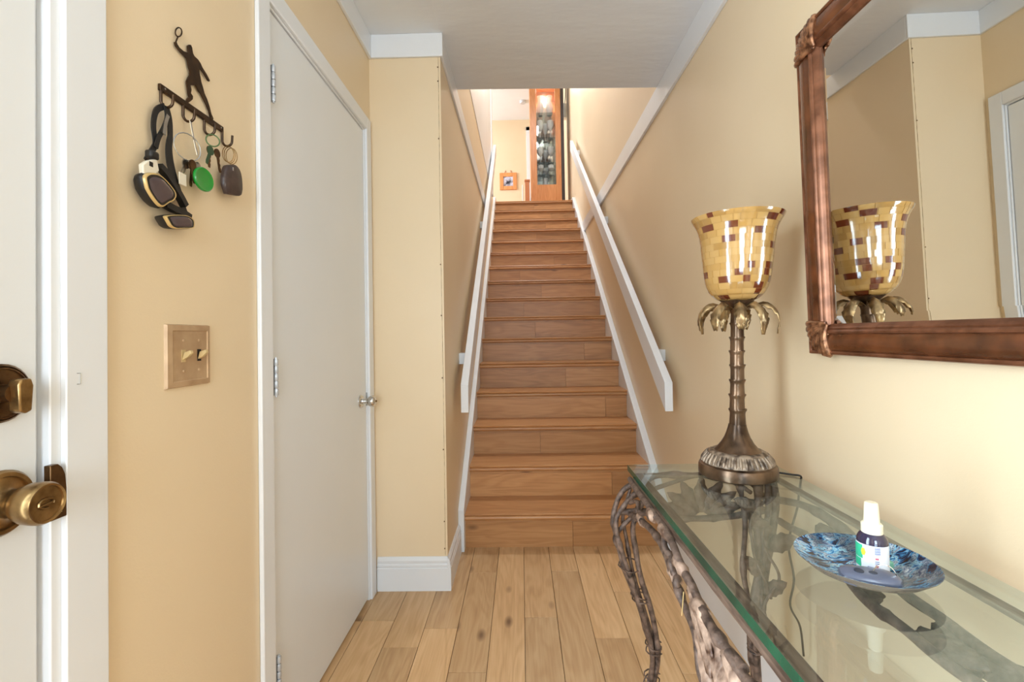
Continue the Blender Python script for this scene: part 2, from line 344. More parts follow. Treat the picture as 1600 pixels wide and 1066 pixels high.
# crown boards and other trim
def board(name, mb, label, bevel=.002):
    return struct(name, mb, WHITE, label, 'trim', bevel=bevel)
ct = .012
board('trim_1', MB().box(XL, XL+ct, YB, ZF, HB, HC), 'white crown board above the closet door')
board('trim_2', MB().box(XL+ct, XS+ct, ZF-ct, ZF, HB, HC), 'white crown board on the return wall beside the closet')
board('trim_3', MB().box(XS, XS+ct, ZF, 5.35, HB, HC), 'white flat board running along the left stair wall')
board('trim_4', MB().box(XR-.016, XR, YB, 5.62, HCR-.122, HCR+.002), 'long white flat board running along the right wall over the stairs')
# closet casing
def casing(name, y0, y1, htop, wd, x, label, inner=True):
    m = MB(); t = .012
    m.box(x, x+t, y0-wd, y0, 0, htop+wd).box(x, x+t, y1, y1+wd, 0, htop+wd).box(x, x+t, y0, y1, htop, htop+wd)
    if inner: m.box(x-T, x+.002, y0-.002, y0+.006, 0, htop).box(x-T, x+.002, y1-.006, y1+.002, 0, htop).box(x-T, x+.002, y0, y1, htop-.006, htop+.002)
    return struct(name, m, WHITE, label, 'door casing', bevel=.003)
casing('trim_5', CD0, CD1, 2.036, .058, XL, 'white casing around the closet door')
m = MB(); t = .012
m.box(XL, XL+t, .676, .746, 0, 2.12).box(XL, XL+t, ED0-.07, ED0, 0, 2.12).box(XL, XL+t, ED0-.07, .746, 2.04, 2.12)
m.box(XL-T, XL+.004, .660, .677, 0, 2.04).box(XL-T, XL-.014, .6502, .6605, 0, 2.035)
tr6 = struct('trim_6', m, WHITE, 'white casing and jamb beside the entry door', 'door casing', bevel=.002)
MB().tube([(XL+.0125, .692, 1.082), (XL+.0125, .698, 1.082), (XL+.0125, .698, 1.066), (XL+.0125, .692, 1.066)], .0006, 5).build('staple', STEEL, tr6)
m = MB(); m.prism([(.6508, .880), (.6508, .957), (.662, .957), (.668, .951), (.6725, .940), (.6745, .920), (.6745, .880)], lambda a, b, t_: (XL+t_, a, b), .004, .014)
MB_strike = m.build('strike_plate', BRASSD, tr6, bevel=.001); MB_strike['label'] = 'dark brass strike plate with a curved lip'
# baseboards
BP = [(0, 0), (.016, 0), (.016, .098), (.012, .102), (.0145, .106), (.0145, .114), (.010, .119), (.012, .124), (.012, .132), (.006, .142), (.003, .146), (0, .146)]
def baseb(name, fn, t0, t1, label):
    return struct(name, MB().prism(BP, fn, t0, t1), WHITE, label, 'baseboard', ang=25)
baseb('baseboard_return', lambda a, b, t: (t, ZF-a, b), XL+ct, XS, 'white grooved baseboard on the return wall beside the closet')
baseb('baseboard_stairs', lambda a, b, t: (XS+a, t, b), ZF-.0157, ZN-.03, 'white grooved baseboard round the corner to the stairs')
baseb('baseboard_right', lambda a, b, t: (XR-a, t, b), YB, ZN-.03, 'white grooved baseboard along the right wall under the table')
baseb('baseboard_left', lambda a, b, t: (XL+a, t, b), .746, CD0-.058, 'white grooved baseboard under the light switch')
# cracked corner bead with nail heads
cb = MB().tube([(XS-.010, ZF-.0005, .15), (XS-.008, ZF-.0007, .9), (XS-.011, ZF-.0005, 1.7), (XS-.009, ZF-.0006, HB)], .0009, 5).build('corner_bead', noise_mat('bead_crack', rgb(120, 92, 60), rgb(214, 184, 134), 30, .6), wst)
for h in (2.346, 2.282, 2.02, 1.45, 1.22, .94, .62, .30, .18):
    MB().lathe([(.0035, ZF-.0012), (.0035, ZF+.001)], (XS-.012, 0, h), 8, 'Y').build('nail_head', base_mat('nail', rgb(110, 80, 50), .5) if h > 2.3 else bpy.data.materials['nail'], wst)

# ---------------------------------------------------------------- doors
# entry door: glazed leaf, only its lock edge is in view
m = MB(); x0, x1 = XL-.05, XL-.004; ya, yb = ED0+.004, .6495; ga, gb, gz0, gz1 = -.08, .47, .28, 1.96
m.box(x0, x1, ya, ga, .008, 2.03).box(x0, x1, gb, yb, .008, 2.03).box(x0, x1, ga, gb, .008, gz0).box(x0, x1, ga, gb, gz1, 2.03)
d1 = struct('door_1', m, DOORW, 'white entry door with antique brass knob and deadbolt', 'door', bevel=.002)
MB().box(XL-.03, XL-.024, ga, gb, gz0, gz1).build('pane', PANE, d1)
def lathe_x(prof, y, z, n=28): return MB().lathe([(a, XL-.004+b) for a, b in prof], (0, y, z), n, 'X')
db = lathe_x([(.038, 0), (.038, .003), (.0355, .005), (.0345, .0035), (.033, .006), (.0315, .0065), (.031, .004), (.012, .005), (.011, .02), (.001, .021)], .6015, 1.0637).build('deadbolt', BRASSD, d1)
m = MB(); m.prism([(-.010, -.02), (-.012, .012), (-.008, .019), (.008, .019), (.012, .010), (.009, -.021), (0, -.024)], lambda a, b, t: (XL+.012+t, .606+a*.8, 1.062+b*1.05), 0, .016)
m.build('thumb_turn', BRASS, db, bevel=.002)
kn = lathe_x([(.042, 0), (.042, .003), (.039, .007), (.034, .0075), (.033, .005), (.02, .009), (.0165, .014), (.0155, .022), (.018, .028), (.0225, .033), (.0258, .042), (.0268, .052), (.0268, .060), (.0245, .0645), (.022, .0635), (.0215, .0615), (.012, .0615), (.001, .0615)], .6015, .9225, 36).build('door_knob', BRASS, d1)
m = MB(); m.tube([Vector((XL-.004+.0625, .6015+.009*math.cos(a)*1.1, .9225+.006*math.sin(a))) for a in [i*PI/6-.3 for i in range(11)]], .0017, 6).tube([(XL+.0585, .593, .9205), (XL+.0585, .611, .9225)], .0014, 6)
m.build('lock_button', BRASS, kn)
# closet door
m = MB(); m.box(XL-.042, XL-.003, CD0+.009, CD1-.009, .014, 2.026)
d2 = struct('door_2', m, DOORW, 'plain flat white closet door with a small steel knob', 'door', bevel=.002)
for hz in (1.82, 1.025, .235):
    m = MB()
    for k in range(5):
        a = hz-.05+k*.02; m.lathe([(.0055, a+.0012), (.0062, a+.003), (.0062, a+.017), (.0055, a+.0188)], (XL+.010, CD0+.016, 0), 10)
    m.lathe([(.003, hz-.053), (.003, hz+.053)], (XL+.010, CD0+.016, 0), 8).box(XL-.003, XL+.006, CD0+.012, CD0+.02, hz-.049, hz+.049)
    m.build('hinge', HINGE, d2)
ky, kz = 1.972, .862
kb = MB().lathe([(.028, 0), (.028, .003), (.024, .007), (.012, .008), (.010, .014), (.010, .028), (.0165, .033), (.022, .041), (.0235, .049), (.0215, .057), (.016, .062), (.008, .064), (.004, .0645)], (XL-.003, ky, kz), 28, 'X').build('door_knob', CHROME, d2)
MB().lathe([(.0045, .0), (.0045, .004), (.002, .006)], (XL+.060, ky, kz), 12, 'X').build('lock_button', BRASS, kb)
MB().box(XL-.003, XL+.002, CD1-.012, CD1-.006, kz-.028, kz+.028).build('latch_plate', STEEL, d2)

# ---------------------------------------------------------------- staircase
st = thing('staircase', (.2, ZN, 0), 'straight oak staircase with white side skirts rising to the landing', 'staircase')
slope = RISE/RUN
random.seed(11)
splits = {1: .55, 2: .80, 3: .41, 4: .86, 5: .62, 6: .79, 7: .42, 8: .33, 9: .5, 10: .3, 11: .66, 12: .36, 13: .5, 14: .62, 15: .7, 16: .5}
for n in range(1, 17):
    yn = ZN+(n-1)*RUN; zt = n*RISE; yr = yn+.025
    # tread: board with rounded nose, nosing moulding below as its own piece
    y2 = yr+RUN+.012 if n < 16 else yr+.10
    prof = [(yn+.006, zt-.012), (yn+.001, zt-.008), (yn, zt-.004), (yn+.003, zt), (y2, zt), (y2, zt-.018), (yn+.02, zt-.018), (yn+.02, zt-.012)]
    cx = (TL+TR)/2
    o = MB().prism(prof, lambda a, b, t: (t, a, b), TL-.004, TR+.004).build('tread', TREADW, st, origin=(cx, yn, zt), ang=50)
    nose = [(yn+.021, zt-.011), (yn+.006, zt-.011), (yn+.001, zt-.016), (yn-.001, zt-.023), (yn+.001, zt-.030), (yn+.006, zt-.034), (yn+.021, zt-.034)]
    MB().prism(nose, lambda a, b, t: (t, a, b), TL-.004, TR+.004).build('nosing', TREADW, o, origin=(cx, yn, zt-.02), ang=50)
    zb = (n-1)*RISE; zm = zt-.05
    rs = MB().box(TL-.004, TR+.004, yr+.001, yr+.014, zm+.0008, zt-.012).build('riser', RISERW, st, origin=(cx, yr, zt-.03))
    xs = TL+(TR-TL)*splits[n]
    for a, b in ((TL-.004, xs-.0007), (xs+.0007, TR+.004)):
        MB().box(a, b, yr+.0004, yr+.014, zb-.004, zm).build('plank', RISERW, rs, origin=((a+b)/2, yr, (zb+zm)/2))
    MB().box(TL, TR, yr+.014, yr+.02, zb-.02, zt-.018).build('riser_backing', SUB, st)
def skirt(xa, xb, off, label):
    f = lambda y: RISE+(y-ZN)*slope+off
    y0 = ZN-.03
    poly = [(y0, 0), (y0, f(y0)), (ZTOP+.02, f(ZTOP+.02)), (ZTOP+.2, f(ZTOP+.02)), (ZTOP+.2, UF-.2), (ZTOP, UF-.5), (ZN+.35, 0)]
    o = MB().prism(poly, lambda a, b, t: (t, a, b), xa, xb).build('skirt_board', WHITE, st, bevel=.002); o['label'] = label
skirt(XS, TL, .055, 'white skirt board on the left of the steps')
skirt(TR, XR, .026, 'white skirt board on the right of the steps')

def handrail(x0, x1, dx, y0, yend, zt0, label, name='handrail'):
    rt = thing(name, ((x0+x1)/2, y0, zt0-.14), label, 'handrail')
    L_ = yend-y0
    f = lambda y: zt0+(y-y0)*slope
    poly = [(y0, f(y0)-.14), (y0, f(y0)), (yend, f(yend)), (yend, f(yend)-.14), (y0+.09, f(y0+.09)-.14+.0)]
    poly = [(y0, f(y0)-.138), (y0, f(y0)), (yend, f(yend)), (yend, f(yend)-.138)]
    mb = MB()
    n = 4; vs = []
    for t in (0, 1):
        for a, b in poly: vs.append(((x1 if t else x0)+dx*(a-y0)/L_, a, b))
    mb.add(vs, [(3, 2, 1, 0), (4, 5, 6, 7)]+[(i, (i+1) % 4, 4+(i+1) % 4, 4+i) for i in range(4)])
    mb.build('rail_board', WHITE, rt, bevel=.002)
    wallx = XS if x0 < 0 else XR
    for fr_ in (.075, .47, .93):
        y = y0+L_*fr_; z = f(y)-.09; d = dx*fr_
        xa, xb = (wallx, x0+d+.003) if x0 < 0 else (x1+d-.003, wallx)
        MB().box(min(xa, xb), max(xa, xb), y-.045, y+.045, z-.03, z+.03).build('wall_block', WHITE, rt, bevel=.002)
handrail(-.306, -.268, -.022, 2.37, 6.30, .882, 'white board handrail on the left stair wall')
handrail(.680, .718, .0, 2.29, 6.20, .8875, 'white board handrail on the right stair wall')

# ---------------------------------------------------------------- landing
cab = thing('curio_cabinet', (.41, 7.0, UF), 'tall oak cabinet with a narrow glass door at the stair top', 'cabinet')
ca, cb_, cz1 = .184, .636, UF+1.98; cy0, cy1 = 7.0, 7.36
m = MB(); m.box(ca, ca+.02, cy0+.02, cy1, UF, cz1).box(cb_-.02, cb_, cy0+.02, cy1, UF, cz1).box(ca, cb_, cy1-.015, cy1, UF, cz1).box(ca, cb_, cy0+.02, cy1, cz1-.03, cz1).box(ca, cb_, cy0+.02, cy1, UF, UF+.28)
m.build('body', CABW, cab)
m = MB(); g0, g1, gz0, gz1 = .278, .556, 3.335, 4.80
m.box(ca, g0, cy0, cy0+.02, UF, cz1).box(g1, cb_, cy0, cy0+.02, UF, cz1).box(g0, g1, cy0, cy0+.02, UF, gz0).box(g0, g1, cy0, cy0+.02, gz1, cz1)
cdoor = m.build('door', CABW, cab, bevel=.003)
MB().box(g0, g1, cy0+.008, cy0+.012, gz0, gz1).build('pane', PANE, cdoor)
MB().box(cb_, cb_+.047, cy0+.005, cy1, UF, cz1).build('dark_strip', base_mat('dark_brown', rgb(48, 30, 22), .5), cab)  # narrow dark brown strip down the cabinet's right edge, full height
sh = [3.50, 3.68, 4.05, 4.42]
for z in sh: MB().box(ca+.02, cb_-.02, cy0+.03, cy1-.02, z-.006, z).build('shelf', thin_glass('shelf_glass', (.7, .75, .74, 1)) if z == 3.5 else bpy.data.materials['shelf_glass'], cab)
MB().box(ca+.02, cb_-.02, cy1-.02, cy1-.016, UF+.28, cz1-.03).build('back_mirror', base_mat('cabinet_mirror', rgb(214, 204, 196), .12, .9), cab)
MB().lathe([(.03, 4.86), (.03, 4.88), (.001, 4.88)], (.42, 7.12, 0), 16).build('puck_light', emit('cabinet_puck', (1, .9, .75, 1), 60), cab)
area('cabinet_puck_light', (.42, 7.12, 4.856), (0, 0, 0), .06, .06, 4, (1, .92, .8))
def goblet_prof(h, rb): return [(rb*.75, 0), (rb*.7, .004), (.006, .01), (.005, h*.42), (rb*.5, h*.5), (rb, h*.68), (rb*.95, h), (rb*.86, h), (rb*.9, h*.69), (rb*.4, h*.54), (.001, h*.52)]
def vase_prof(h, rb): return [(rb*.6, 0), (rb*.65, .01), (rb, h*.4), (rb*.5, h*.75), (rb*.75, h), (rb*.65, h), (rb*.4, h*.75), (rb*.85, h*.4), (rb*.4, .015), (.001, .015)]
random.seed(3)
zl = [UF+.28] + sh
kinds = [('crystal_vase', vase_prof, 'cut crystal vase', .26), ('crystal_goblet', goblet_prof, 'clear crystal goblet', .15), ('crystal_goblet', goblet_prof, 'clear stemmed crystal glass', .24), ('crystal_goblet', goblet_prof, 'tall clear crystal glass', .27), ('crystal_vase', vase_prof, 'large cut crystal vase', .30)]
ordn = ['lowest compartment', 'lowest glass shelf', 'second glass shelf', 'third glass shelf', 'top glass shelf']
for i, (z, (nm, pf, lab, h)) in enumerate(zip(zl, kinds)):
    h = min(h, (sh+[4.85])[i]-z-.02)
    spots = [(.335, 7.10), (.49, 7.10), (.415, 7.22)] if i in (1, 2, 3) else ([(.41, 7.16)] if i == 0 else [(.345, 7.15), (.485, 7.15)])
    src = None
    for (x, y), wh in zip(spots, ['nearer the newel post', 'nearer the dark strip', 'back row middle'] if len(spots) > 1 else ['standing alone']):
        if src is None:
            o = src = MB().lathe(pf(h, .058 if len(spots) < 3 else .05), (0, 0, 0), 16, mod=lambda k, a: 1+.04*math.cos(a*8)).build(nm, CRYSTAL)
        else:
            o = src.copy(); C.objects.link(o)
        o.location = (x, y, z)
        tag(o, f'{lab} on the {ordn[i]} of the cabinet, {wh}', 'glass' if 'goblet' in nm else 'vase', 'crystal in the cabinet')
np_ = thing('newel_post', (.123, 6.75, UF), 'square oak newel post at the stair top beside the cabinet', 'post')
MB().box(.091, .155, 6.718, 6.782, UF, 3.30).build('post', POSTW, np_, bevel=.004)
MB().box(.084, .162, 6.711, 6.789, 3.30, 3.325).build('cap', POSTW, np_, bevel=.004)
for k, x in enumerate((.058, .02)):
    o = MB().lathe([(.012, UF), (.012, UF+.08), (.008, UF+.1), (.012, UF+.18), (.009, UF+.33)], (x, 6.76 if k == 0 else 7.6, 0), 10).build('baluster', SIGN)
    tag(o, 'slim white baluster ' + ('close beside the oak newel post' if k == 0 else 'standing farther back on the landing'), 'baluster', 'white balusters on the landing')
    if k == 1: bpy.data.objects.remove(o)
pf_ = thing('picture_frame', (-.2, YFAR, 3.97), 'small wooden framed picture on the far landing wall', 'picture')
pa, pb, pz0, pz1 = -.372, -.035, 3.985, 4.32
m = MB(); t = .075
m.box(pa, pa+t, YFAR-.025, YFAR, pz0, pz1).box(pb-t, pb, YFAR-.025, YFAR, pz0, pz1).box(pa+t, pb-t, YFAR-.025, YFAR, pz0, pz0+t).box(pa+t, pb-t, YFAR-.025, YFAR, pz1-t, pz1)
m.build('frame', CABW, pf_, bevel=.006)
MB().box(pa+t-.005, pb-t+.005, YFAR-.012, YFAR-.002, pz0+t-.005, pz1-t+.005).build('print', noise_mat('picture_print', rgb(30, 30, 46), rgb(206, 206, 224), 9, .4, lo=.42, hi=.58), pf_)
m = MB(); m.tube([(-.27, YFAR-.01, pz1), (-.25, YFAR-.005, pz1+.05)], .006, 5).tube([(-.14, YFAR-.01, pz1), (-.15, YFAR-.005, pz1+.05)], .006, 5); m.build('hanger', POSTW, pf_)
m = MB(); m.box(.165, .24, YFAR-.02, YFAR, UF, 5.22).box(.165, XR, YFAR-.02, YFAR, 5.15, 5.22)
board('trim_7', m, 'white casing of the landing doorway behind the cabinet')
m = MB(); m.box(.24, XR, YFAR-.012, YFAR, UF+.01, 5.15)
d3 = struct('door_3', m, POSTW, 'brown wooden door on the far landing wall', 'door')
m = MB(); m.lathe([(.06, UC), (.06, UC-.02), (.05, UC-.04), (.001, UC-.042)], (.104, 8.6, 0), 20)
tag(m.build('smoke_detector', base_mat('detector_plastic', rgb(200, 200, 202), .4)), 'round pale smoke detector on the upper ceiling', 'smoke detector')
wf = thing('wall_fixture', (XR, 7.5, 4.5), 'small white fixture on the right wall beside the oak cabinet', 'wall fixture')
MB().box(XR-.05, XR, 7.38, 7.5, 4.50, 4.73).build('housing', SIGN, wf, bevel=.015)
MB().tube([(XR-.006, 7.36, 4.95), (XR-.006, 7.4, 4.85), (XR-.02, 7.42, 4.70)], .006, 6).build('cable', BRASSD, wf)

# ---------------------------------------------------------------- light switch
sw = thing('light_switch', (XL, .941, 1.036), 'beige double toggle light switch plate on the cream wall', 'light switch')
y0, y1, z0, z1 = .8795, 1.0045, 1.036, 1.1595
m = MB(); P = lambda q, d: [(XL+d, y0+q, z0+q), (XL+d, y1-q, z0+q), (XL+d, y1-q, z1-q), (XL+d, y0+q, z1-q)]
vs = P(0, 0)+P(.002, .006)+P(.012, .0085)+P(.0135, .0068)
m.add(vs, [(k*4+i, k*4+(i+1) % 4, k*4+4+(i+1) % 4, k*4+4+i) for k in range(3) for i in range(4)]+[(12, 13, 14, 15)])
m.build('plate', PLATE, sw, ang=20)
for k, yy in enumerate((.922, .967)):
    MB().box(XL+.0066, XL+.0074, yy-.0055, yy+.0055, 1.0855, 1.1095).build('slot', IVORY if k == 0 else BLACK, sw)
    m = MB(); m.prism([(-.009, .0), (.006, .004), (.010, .016), (.004, .018), (-.004, .010)], lambda a, b, t: (XL+.0066+b, yy+t, 1.0985+a), -.0042, .0042)
    m.build('toggle', IVORY, sw, bevel=.001)
    for zz in (1.1275, 1.0675):
        MB().lathe([(.0034, .0066), (.0034, .0078), (.0022, .0086), (.0001, .0088)], (XL, yy, zz), 10, 'X').build('screw', PLATE, sw)

# ---------------------------------------------------------------- key rack
FIG = [(.9045,1.708),(.9093,1.7122),(.9119,1.7085),(.9174,1.7053),(.9291,1.7051),(.9412,1.7094),(.9429,1.7109),(.9412,1.7173),(.9406,1.723),(.9448,1.7281),(.9501,1.7306),(.9536,1.7273),(.955,1.7206),(.9564,1.7165),(.9607,1.7135),(.9716,1.7129),(.979,1.7096),(.9846,1.7039),(.9979,1.6972),(1.0089,1.6888),(1.0064,1.6854),(1.0025,1.6854),(.9902,1.6929),(.9807,1.6966),(.9751,1.696),(.9758,1.6875),(.9787,1.6789),(.9808,1.6712),(.986,1.6624),(.9909,1.6521),(.9993,1.6435),(1.007,1.6317),(1.0129,1.6187),(1.0196,1.6113),(1.0167,1.6034),(1.0119,1.6026),(1.0096,1.6094),(1.0049,1.6202),(.9972,1.6295),(.9877,1.6377),(.9794,1.645),(.9728,1.6467),(.968,1.6518),(.963,1.6554),(.9564,1.6502),(.9511,1.6491),(.9482,1.6463),(.951,1.6392),(.9491,1.6308),(.9551,1.6277),(.9544,1.6211),(.9472,1.6131),(.9384,1.6046),(.9333,1.6045),(.9385,1.6144),(.9438,1.6207),(.9414,1.6244),(.9397,1.6333),(.9371,1.6441),(.9371,1.649),(.9414,1.6586),(.946,1.666),(.9471,1.674),(.9426,1.6813),(.9403,1.6898),(.9376,1.6955),(.9307,1.6969),(.9207,1.6976),(.9125,1.6999),(.9067,1.7022)]
kr = thing('key_rack', (XL, .962, 1.56), 'dark bronze key rack topped by a tennis player cut-out', 'key rack')
fx = lambda a, b, t: (XL+t, a, b)
fg = MB().prism(FIG, fx, .004, .0065).build('tennis_player', BRONZE, kr, ang=30)
m = MB(); m.tube([(XL+.0052, .9165+.0085*math.cos(a)+.0028*math.sin(a), 1.7355+.0105*math.sin(a)+.003*math.cos(a)) for a in [i*PI/10 for i in range(20)]], .0013, 6, closed=True)
m.tube([(XL+.0052, .9147, 1.7255), (XL+.0052, .9075, 1.7085)], .0014, 6); m.build('racket', BRONZE, fg)
MB().box(XL, XL+.0062, .8675, 1.0562, 1.5955, 1.6085).build('bar', BRONZE, kr, bevel=.0015)
hooks = [.871, .9297, .993, 1.0535]
HZ = 1.5665
for yy in hooks:
    p = [(XL+.004, yy, 1.600), (XL+.004, yy, 1.575)]
    p += [(XL+.004+.0105-.0105*math.cos(a), yy+.002, 1.575-.0105*math.sin(a)) for a in [i*PI/8 for i in range(1, 9)]] + [(XL+.026, yy+.002, 1.588)]
    MB().tube(p, .0026, 8).build('hook', BRONZE, kr)
for yy in (.878, 1.046): MB().lathe([(.002, .0062), (.002, .0072), (.0001, .0078)], (XL, yy, 1.6025), 8, 'X').build('screw', STEEL, kr)

# swimming goggles on the first hook
LENS1 = [(.7936,1.4052),(.7955,1.4124),(.8061,1.4197),(.8262,1.4245),(.8442,1.4197),(.8661,1.4069),(.8715,1.3967),(.8643,1.3853),(.8532,1.3787),(.8362,1.366),(.8243,1.3673),(.8086,1.3784),(.7962,1.3931)]
LENS2 = [(.8385,1.3508),(.8561,1.3586),(.8821,1.3652),(.9027,1.368),(.9186,1.3633),(.9196,1.3511),(.9131,1.3459),(.8886,1.3397),(.8623,1.3345),(.8482,1.3394)]
gg = thing('swimming_goggles', (XL, .86, 1.34), 'swimming goggles with smoked lenses and black strap on the key rack', 'goggles')
def smooth_poly(p, n=5):
    P = p[-2:]+p+p[:2]; q = catmull([(a, b, 0) for a, b in P], n); return [(v.x, v.y) for v in q[2*n:-2*n-1]]
def scaled(p, s, c=None):
    cx = sum(a for a, b in p)/len(p); cy = sum(b for a, b in p)/len(p); return [(cx+(a-cx)*s, cy+(b-cy)*s) for a, b in p]
def rings(mb, polys):       # polys: list of (poly, x offset), closed with a cap at both ends
    n = len(polys[0][0]); vs = []
    for p, d in polys: vs += [(XL+d, a, b) for a, b in p]
    fs = [(k*n+i, k*n+(i+1) % n, (k+1)*n+(i+1) % n, (k+1)*n+i) for k in range(len(polys)-1) for i in range(n)]
    return mb.add(vs, fs+[tuple(range(n))[::-1], tuple(range((len(polys)-1)*n, len(polys)*n))])
for P_ in (LENS1, LENS2):
    q = smooth_poly(P_)
    ey = rings(MB(), [(scaled(q, .8), .008), (scaled(q, .95), .014), (q, .022), (q, .028), (scaled(q, .93), .031), (scaled(q, .9), .029)]).build('eyecup', BLKRUB, gg, ang=45)
    rings(MB(), [(scaled(q, .97), .027), (scaled(q, .965), .0325), (scaled(q, .92), .034), (scaled(q, .86), .034), (scaled(q, .84), .029)]).build('rim', GOLDP, ey, ang=45)
    rings(MB(), [(scaled(q, 1.0), .020), (scaled(q, 1.03), .0255), (scaled(q, .99), .0285), (scaled(q, .9), .0285)]).build('gasket_ring', BLKRUB, ey, ang=45)
    rings(MB(), [(scaled(q, .87), .0285), (scaled(q, .86), .0337), (scaled(q, .8), .0338)]).build('seal', BLACK, ey, ang=45)
    rings(MB(), [(scaled(q, .74), .028), (scaled(q, .72), .034), (scaled(q, .62), .0348), (scaled(q, .4), .0352), (scaled(q, .1), .0354)]).build('lens', LENS, ey, ang=60)
TEM = [(.7965,1.4301),(.807,1.4394),(.8285,1.4518),(.8343,1.4312),(.8262,1.4225),(.8125,1.419),(.7985,1.4113)]
MB().prism(TEM, fx, .020, .029).build('side_clip', WHITEP, gg, bevel=.002)
def ribbon(name, pts, width, mat, x0, th=.002, widths=None):
    q = catmull([(XL+x0+(p[2] if len(p) > 2 else 0), p[0], p[1]) for p in pts], 6); n = len(q); vs = []; W = widths
    for i, v in enumerate(q):
        a, b = q[max(i-1, 0)], q[min(i+1, n-1)]; t = (b-a).normalized(); nrm = Vector((1, 0, 0)); s = t.cross(nrm).normalized()
        wd = width if not W else W[0]+(W[1]-W[0])*i/(n-1)
        for e in ((-1, 0), (1, 0), (1, 1), (-1, 1)): vs.append(v+s*wd/2*e[0]+nrm*th*e[1])
    fs = [(i*4+k, i*4+(k+1) % 4, i*4+4+(k+1) % 4, i*4+4+k) for i in range(n-1) for k in range(4)] + [(3, 2, 1, 0), tuple((n-1)*4+k for k in range(4))]
    return MB().add(vs, fs).build(name, mat, gg, ang=40)
ribbon('strap', [(.871, 1.5665), (.853, 1.552), (.8455, 1.535), (.8435, 1.513), (.8475, 1.487), (.838, 1.468), (.826, 1.447)], .011, BLKRUB, .010)
ribbon('strap', [(.869, 1.566), (.872, 1.545), (.864, 1.522), (.852, 1.500), (.845, 1.478)], .009, BLKRUB, .013)
ribbon('strap', [(.873, 1.566), (.8805, 1.545), (.8815, 1.515), (.880, 1.490), (.884, 1.465), (.8945, 1.436), (.905, 1.415), (.914, 1.392), (.925, 1.372)], .012, BLKRUB, .012)
ribbon('strap', [(.8795, 1.52), (.872, 1.49), (.8735, 1.462), (.883, 1.440), (.894, 1.427)], .0085, BLKRUB, .014)
ribbon('gasket', [(.846, 1.445), (.862, 1.437), (.882, 1.420), (.900, 1.403), (.912, 1.390)], .011, BLKRUB, .012, .012)
ribbon('gasket', [(.862, 1.380), (.884, 1.377), (.904, 1.376), (.927, 1.371)], .012, BLKRUB, .010, .012)
ribbon('buckle', [(.868, 1.548), (.862, 1.53), (.858, 1.508)], .008, STEEL, .018)
MB().box(XL+.018, XL+.032, .812, .832, 1.448, 1.463).build('strap_knot', BLKRUB, gg, bevel=.004)
MB().box(XL+.0288, XL+.0296, .8105, .8185, 1.4325, 1.4405).build('emblem', BLACK, gg)

# keys
def ringpts(x, y, z, rr, ax, n=20, tilt=0):
    out = []
    for i in range(n):
        a = 2*PI*i/n; u, v = rr*math.cos(a), rr*math.sin(a)
        out.append((x+u*ax[0], y+u*ax[1], z+v))
    return out
def key(parent, y, z, ang, x, ln=.05, mat=STEEL):
    c, s_ = math.cos(ang), math.sin(ang)
    def R(a, b, t): return (XL+x+t, y+a*c-b*s_, z+a*s_+b*c)
    bow = [(.0095*math.cos(i*PI/8), -.008+.0095*math.sin(i*PI/8)) for i in range(16)]
    k = MB().prism(bow, R, 0, .002).build('key', mat, parent)
    tz = -ln
    bl = [(-.004, -.015), (-.004, tz+.006), (-.002, tz), (.003, tz), (.0035, tz+.008), (.0018, tz+.011), (.0038, tz+.015), (.002, tz+.02), (.004, tz+.025), (.004, -.015)]
    MB().prism(bl, R, .0003, .0018).build('blade', mat, k, ang=25)
kb1 = thing('key_bunch', (XL, .93, 1.43), 'bunch of house keys on a large wire ring with an oval green tag', 'keys')
MB().tube(ringpts(XL+.02, .9183, 1.508, .0265, (.35, .94)), .0011, 6, closed=True).build('key_ring', STEEL, kb1)
MB().tube([(XL+.018, .9297, 1.566), (XL+.02, .9325, 1.545), (XL+.022, .939, 1.515), (XL+.024, .942, 1.50)], .003, 8, flat=.5).build('snap_hook', CHROME, kb1)
gp = [(.9545+.029*math.cos(a)-.006*math.sin(a), 1.4555+.0235*math.sin(a)+.006*math.cos(a)) for a in [i*PI/12 for i in range(24)]]
gt = rings(MB(), [(scaled(gp, .9), .024), (gp, .026), (gp, .029), (scaled(gp, .92), .0305), (scaled(gp, .86), .0300), (scaled(gp, .3), .0304)]).build('tag', GREENP, kb1); gt['label'] = 'oval translucent green plastic tag'
key(kb1, .931, 1.482, -.12, .020, .05, BRASSD); key(kb1, .921, 1.482, -.42, .016, .052, STEEL); key(kb1, .945, 1.487, .62, .017, .05, STEEL); key(kb1, .925, 1.484, .1, .024, .045, BRASSD)
MB().box(XL+.0185, XL+.0205, .895, .915, 1.428, 1.452).build('paper_tag', WHITEP, kb1, bevel=.001)
kb2 = thing('key_bunch', (XL, .99, 1.48), 'small bunch of dark keys with a green ring on the third hook', 'keys')
MB().tube(ringpts(XL+.022, .993, 1.5515, .0125, (.75, .66)), .0014, 6, closed=True).build('key_ring', base_mat('green_wire', rgb(84, 110, 72), .35, .5), kb2)
key(kb2, .985, 1.535, -.08, .020, .045, BRASSD); key(kb2, .999, 1.535, .25, .025, .048, BRASSD); key(kb2, .978, 1.53, -.4, .028, .042, base_mat('green_key_cap', rgb(38, 70, 44), .4))
fobP = smooth_poly([(1.0127,1.4668),(1.0129,1.4888),(1.0198,1.5105),(1.0311,1.5201),(1.059,1.5297),(1.0757,1.5219),(1.0838,1.5013),(1.0823,1.4642),(1.0485,1.4536),(1.0146,1.4496)], 3)
fobP = [(a+.012, b-.001) for a, b in scaled(fobP, .94)]
kb3 = thing('car_key_fob', (XL, 1.06, 1.45), 'dark brown car key fob hanging from the last hook of the rack', 'key fob')
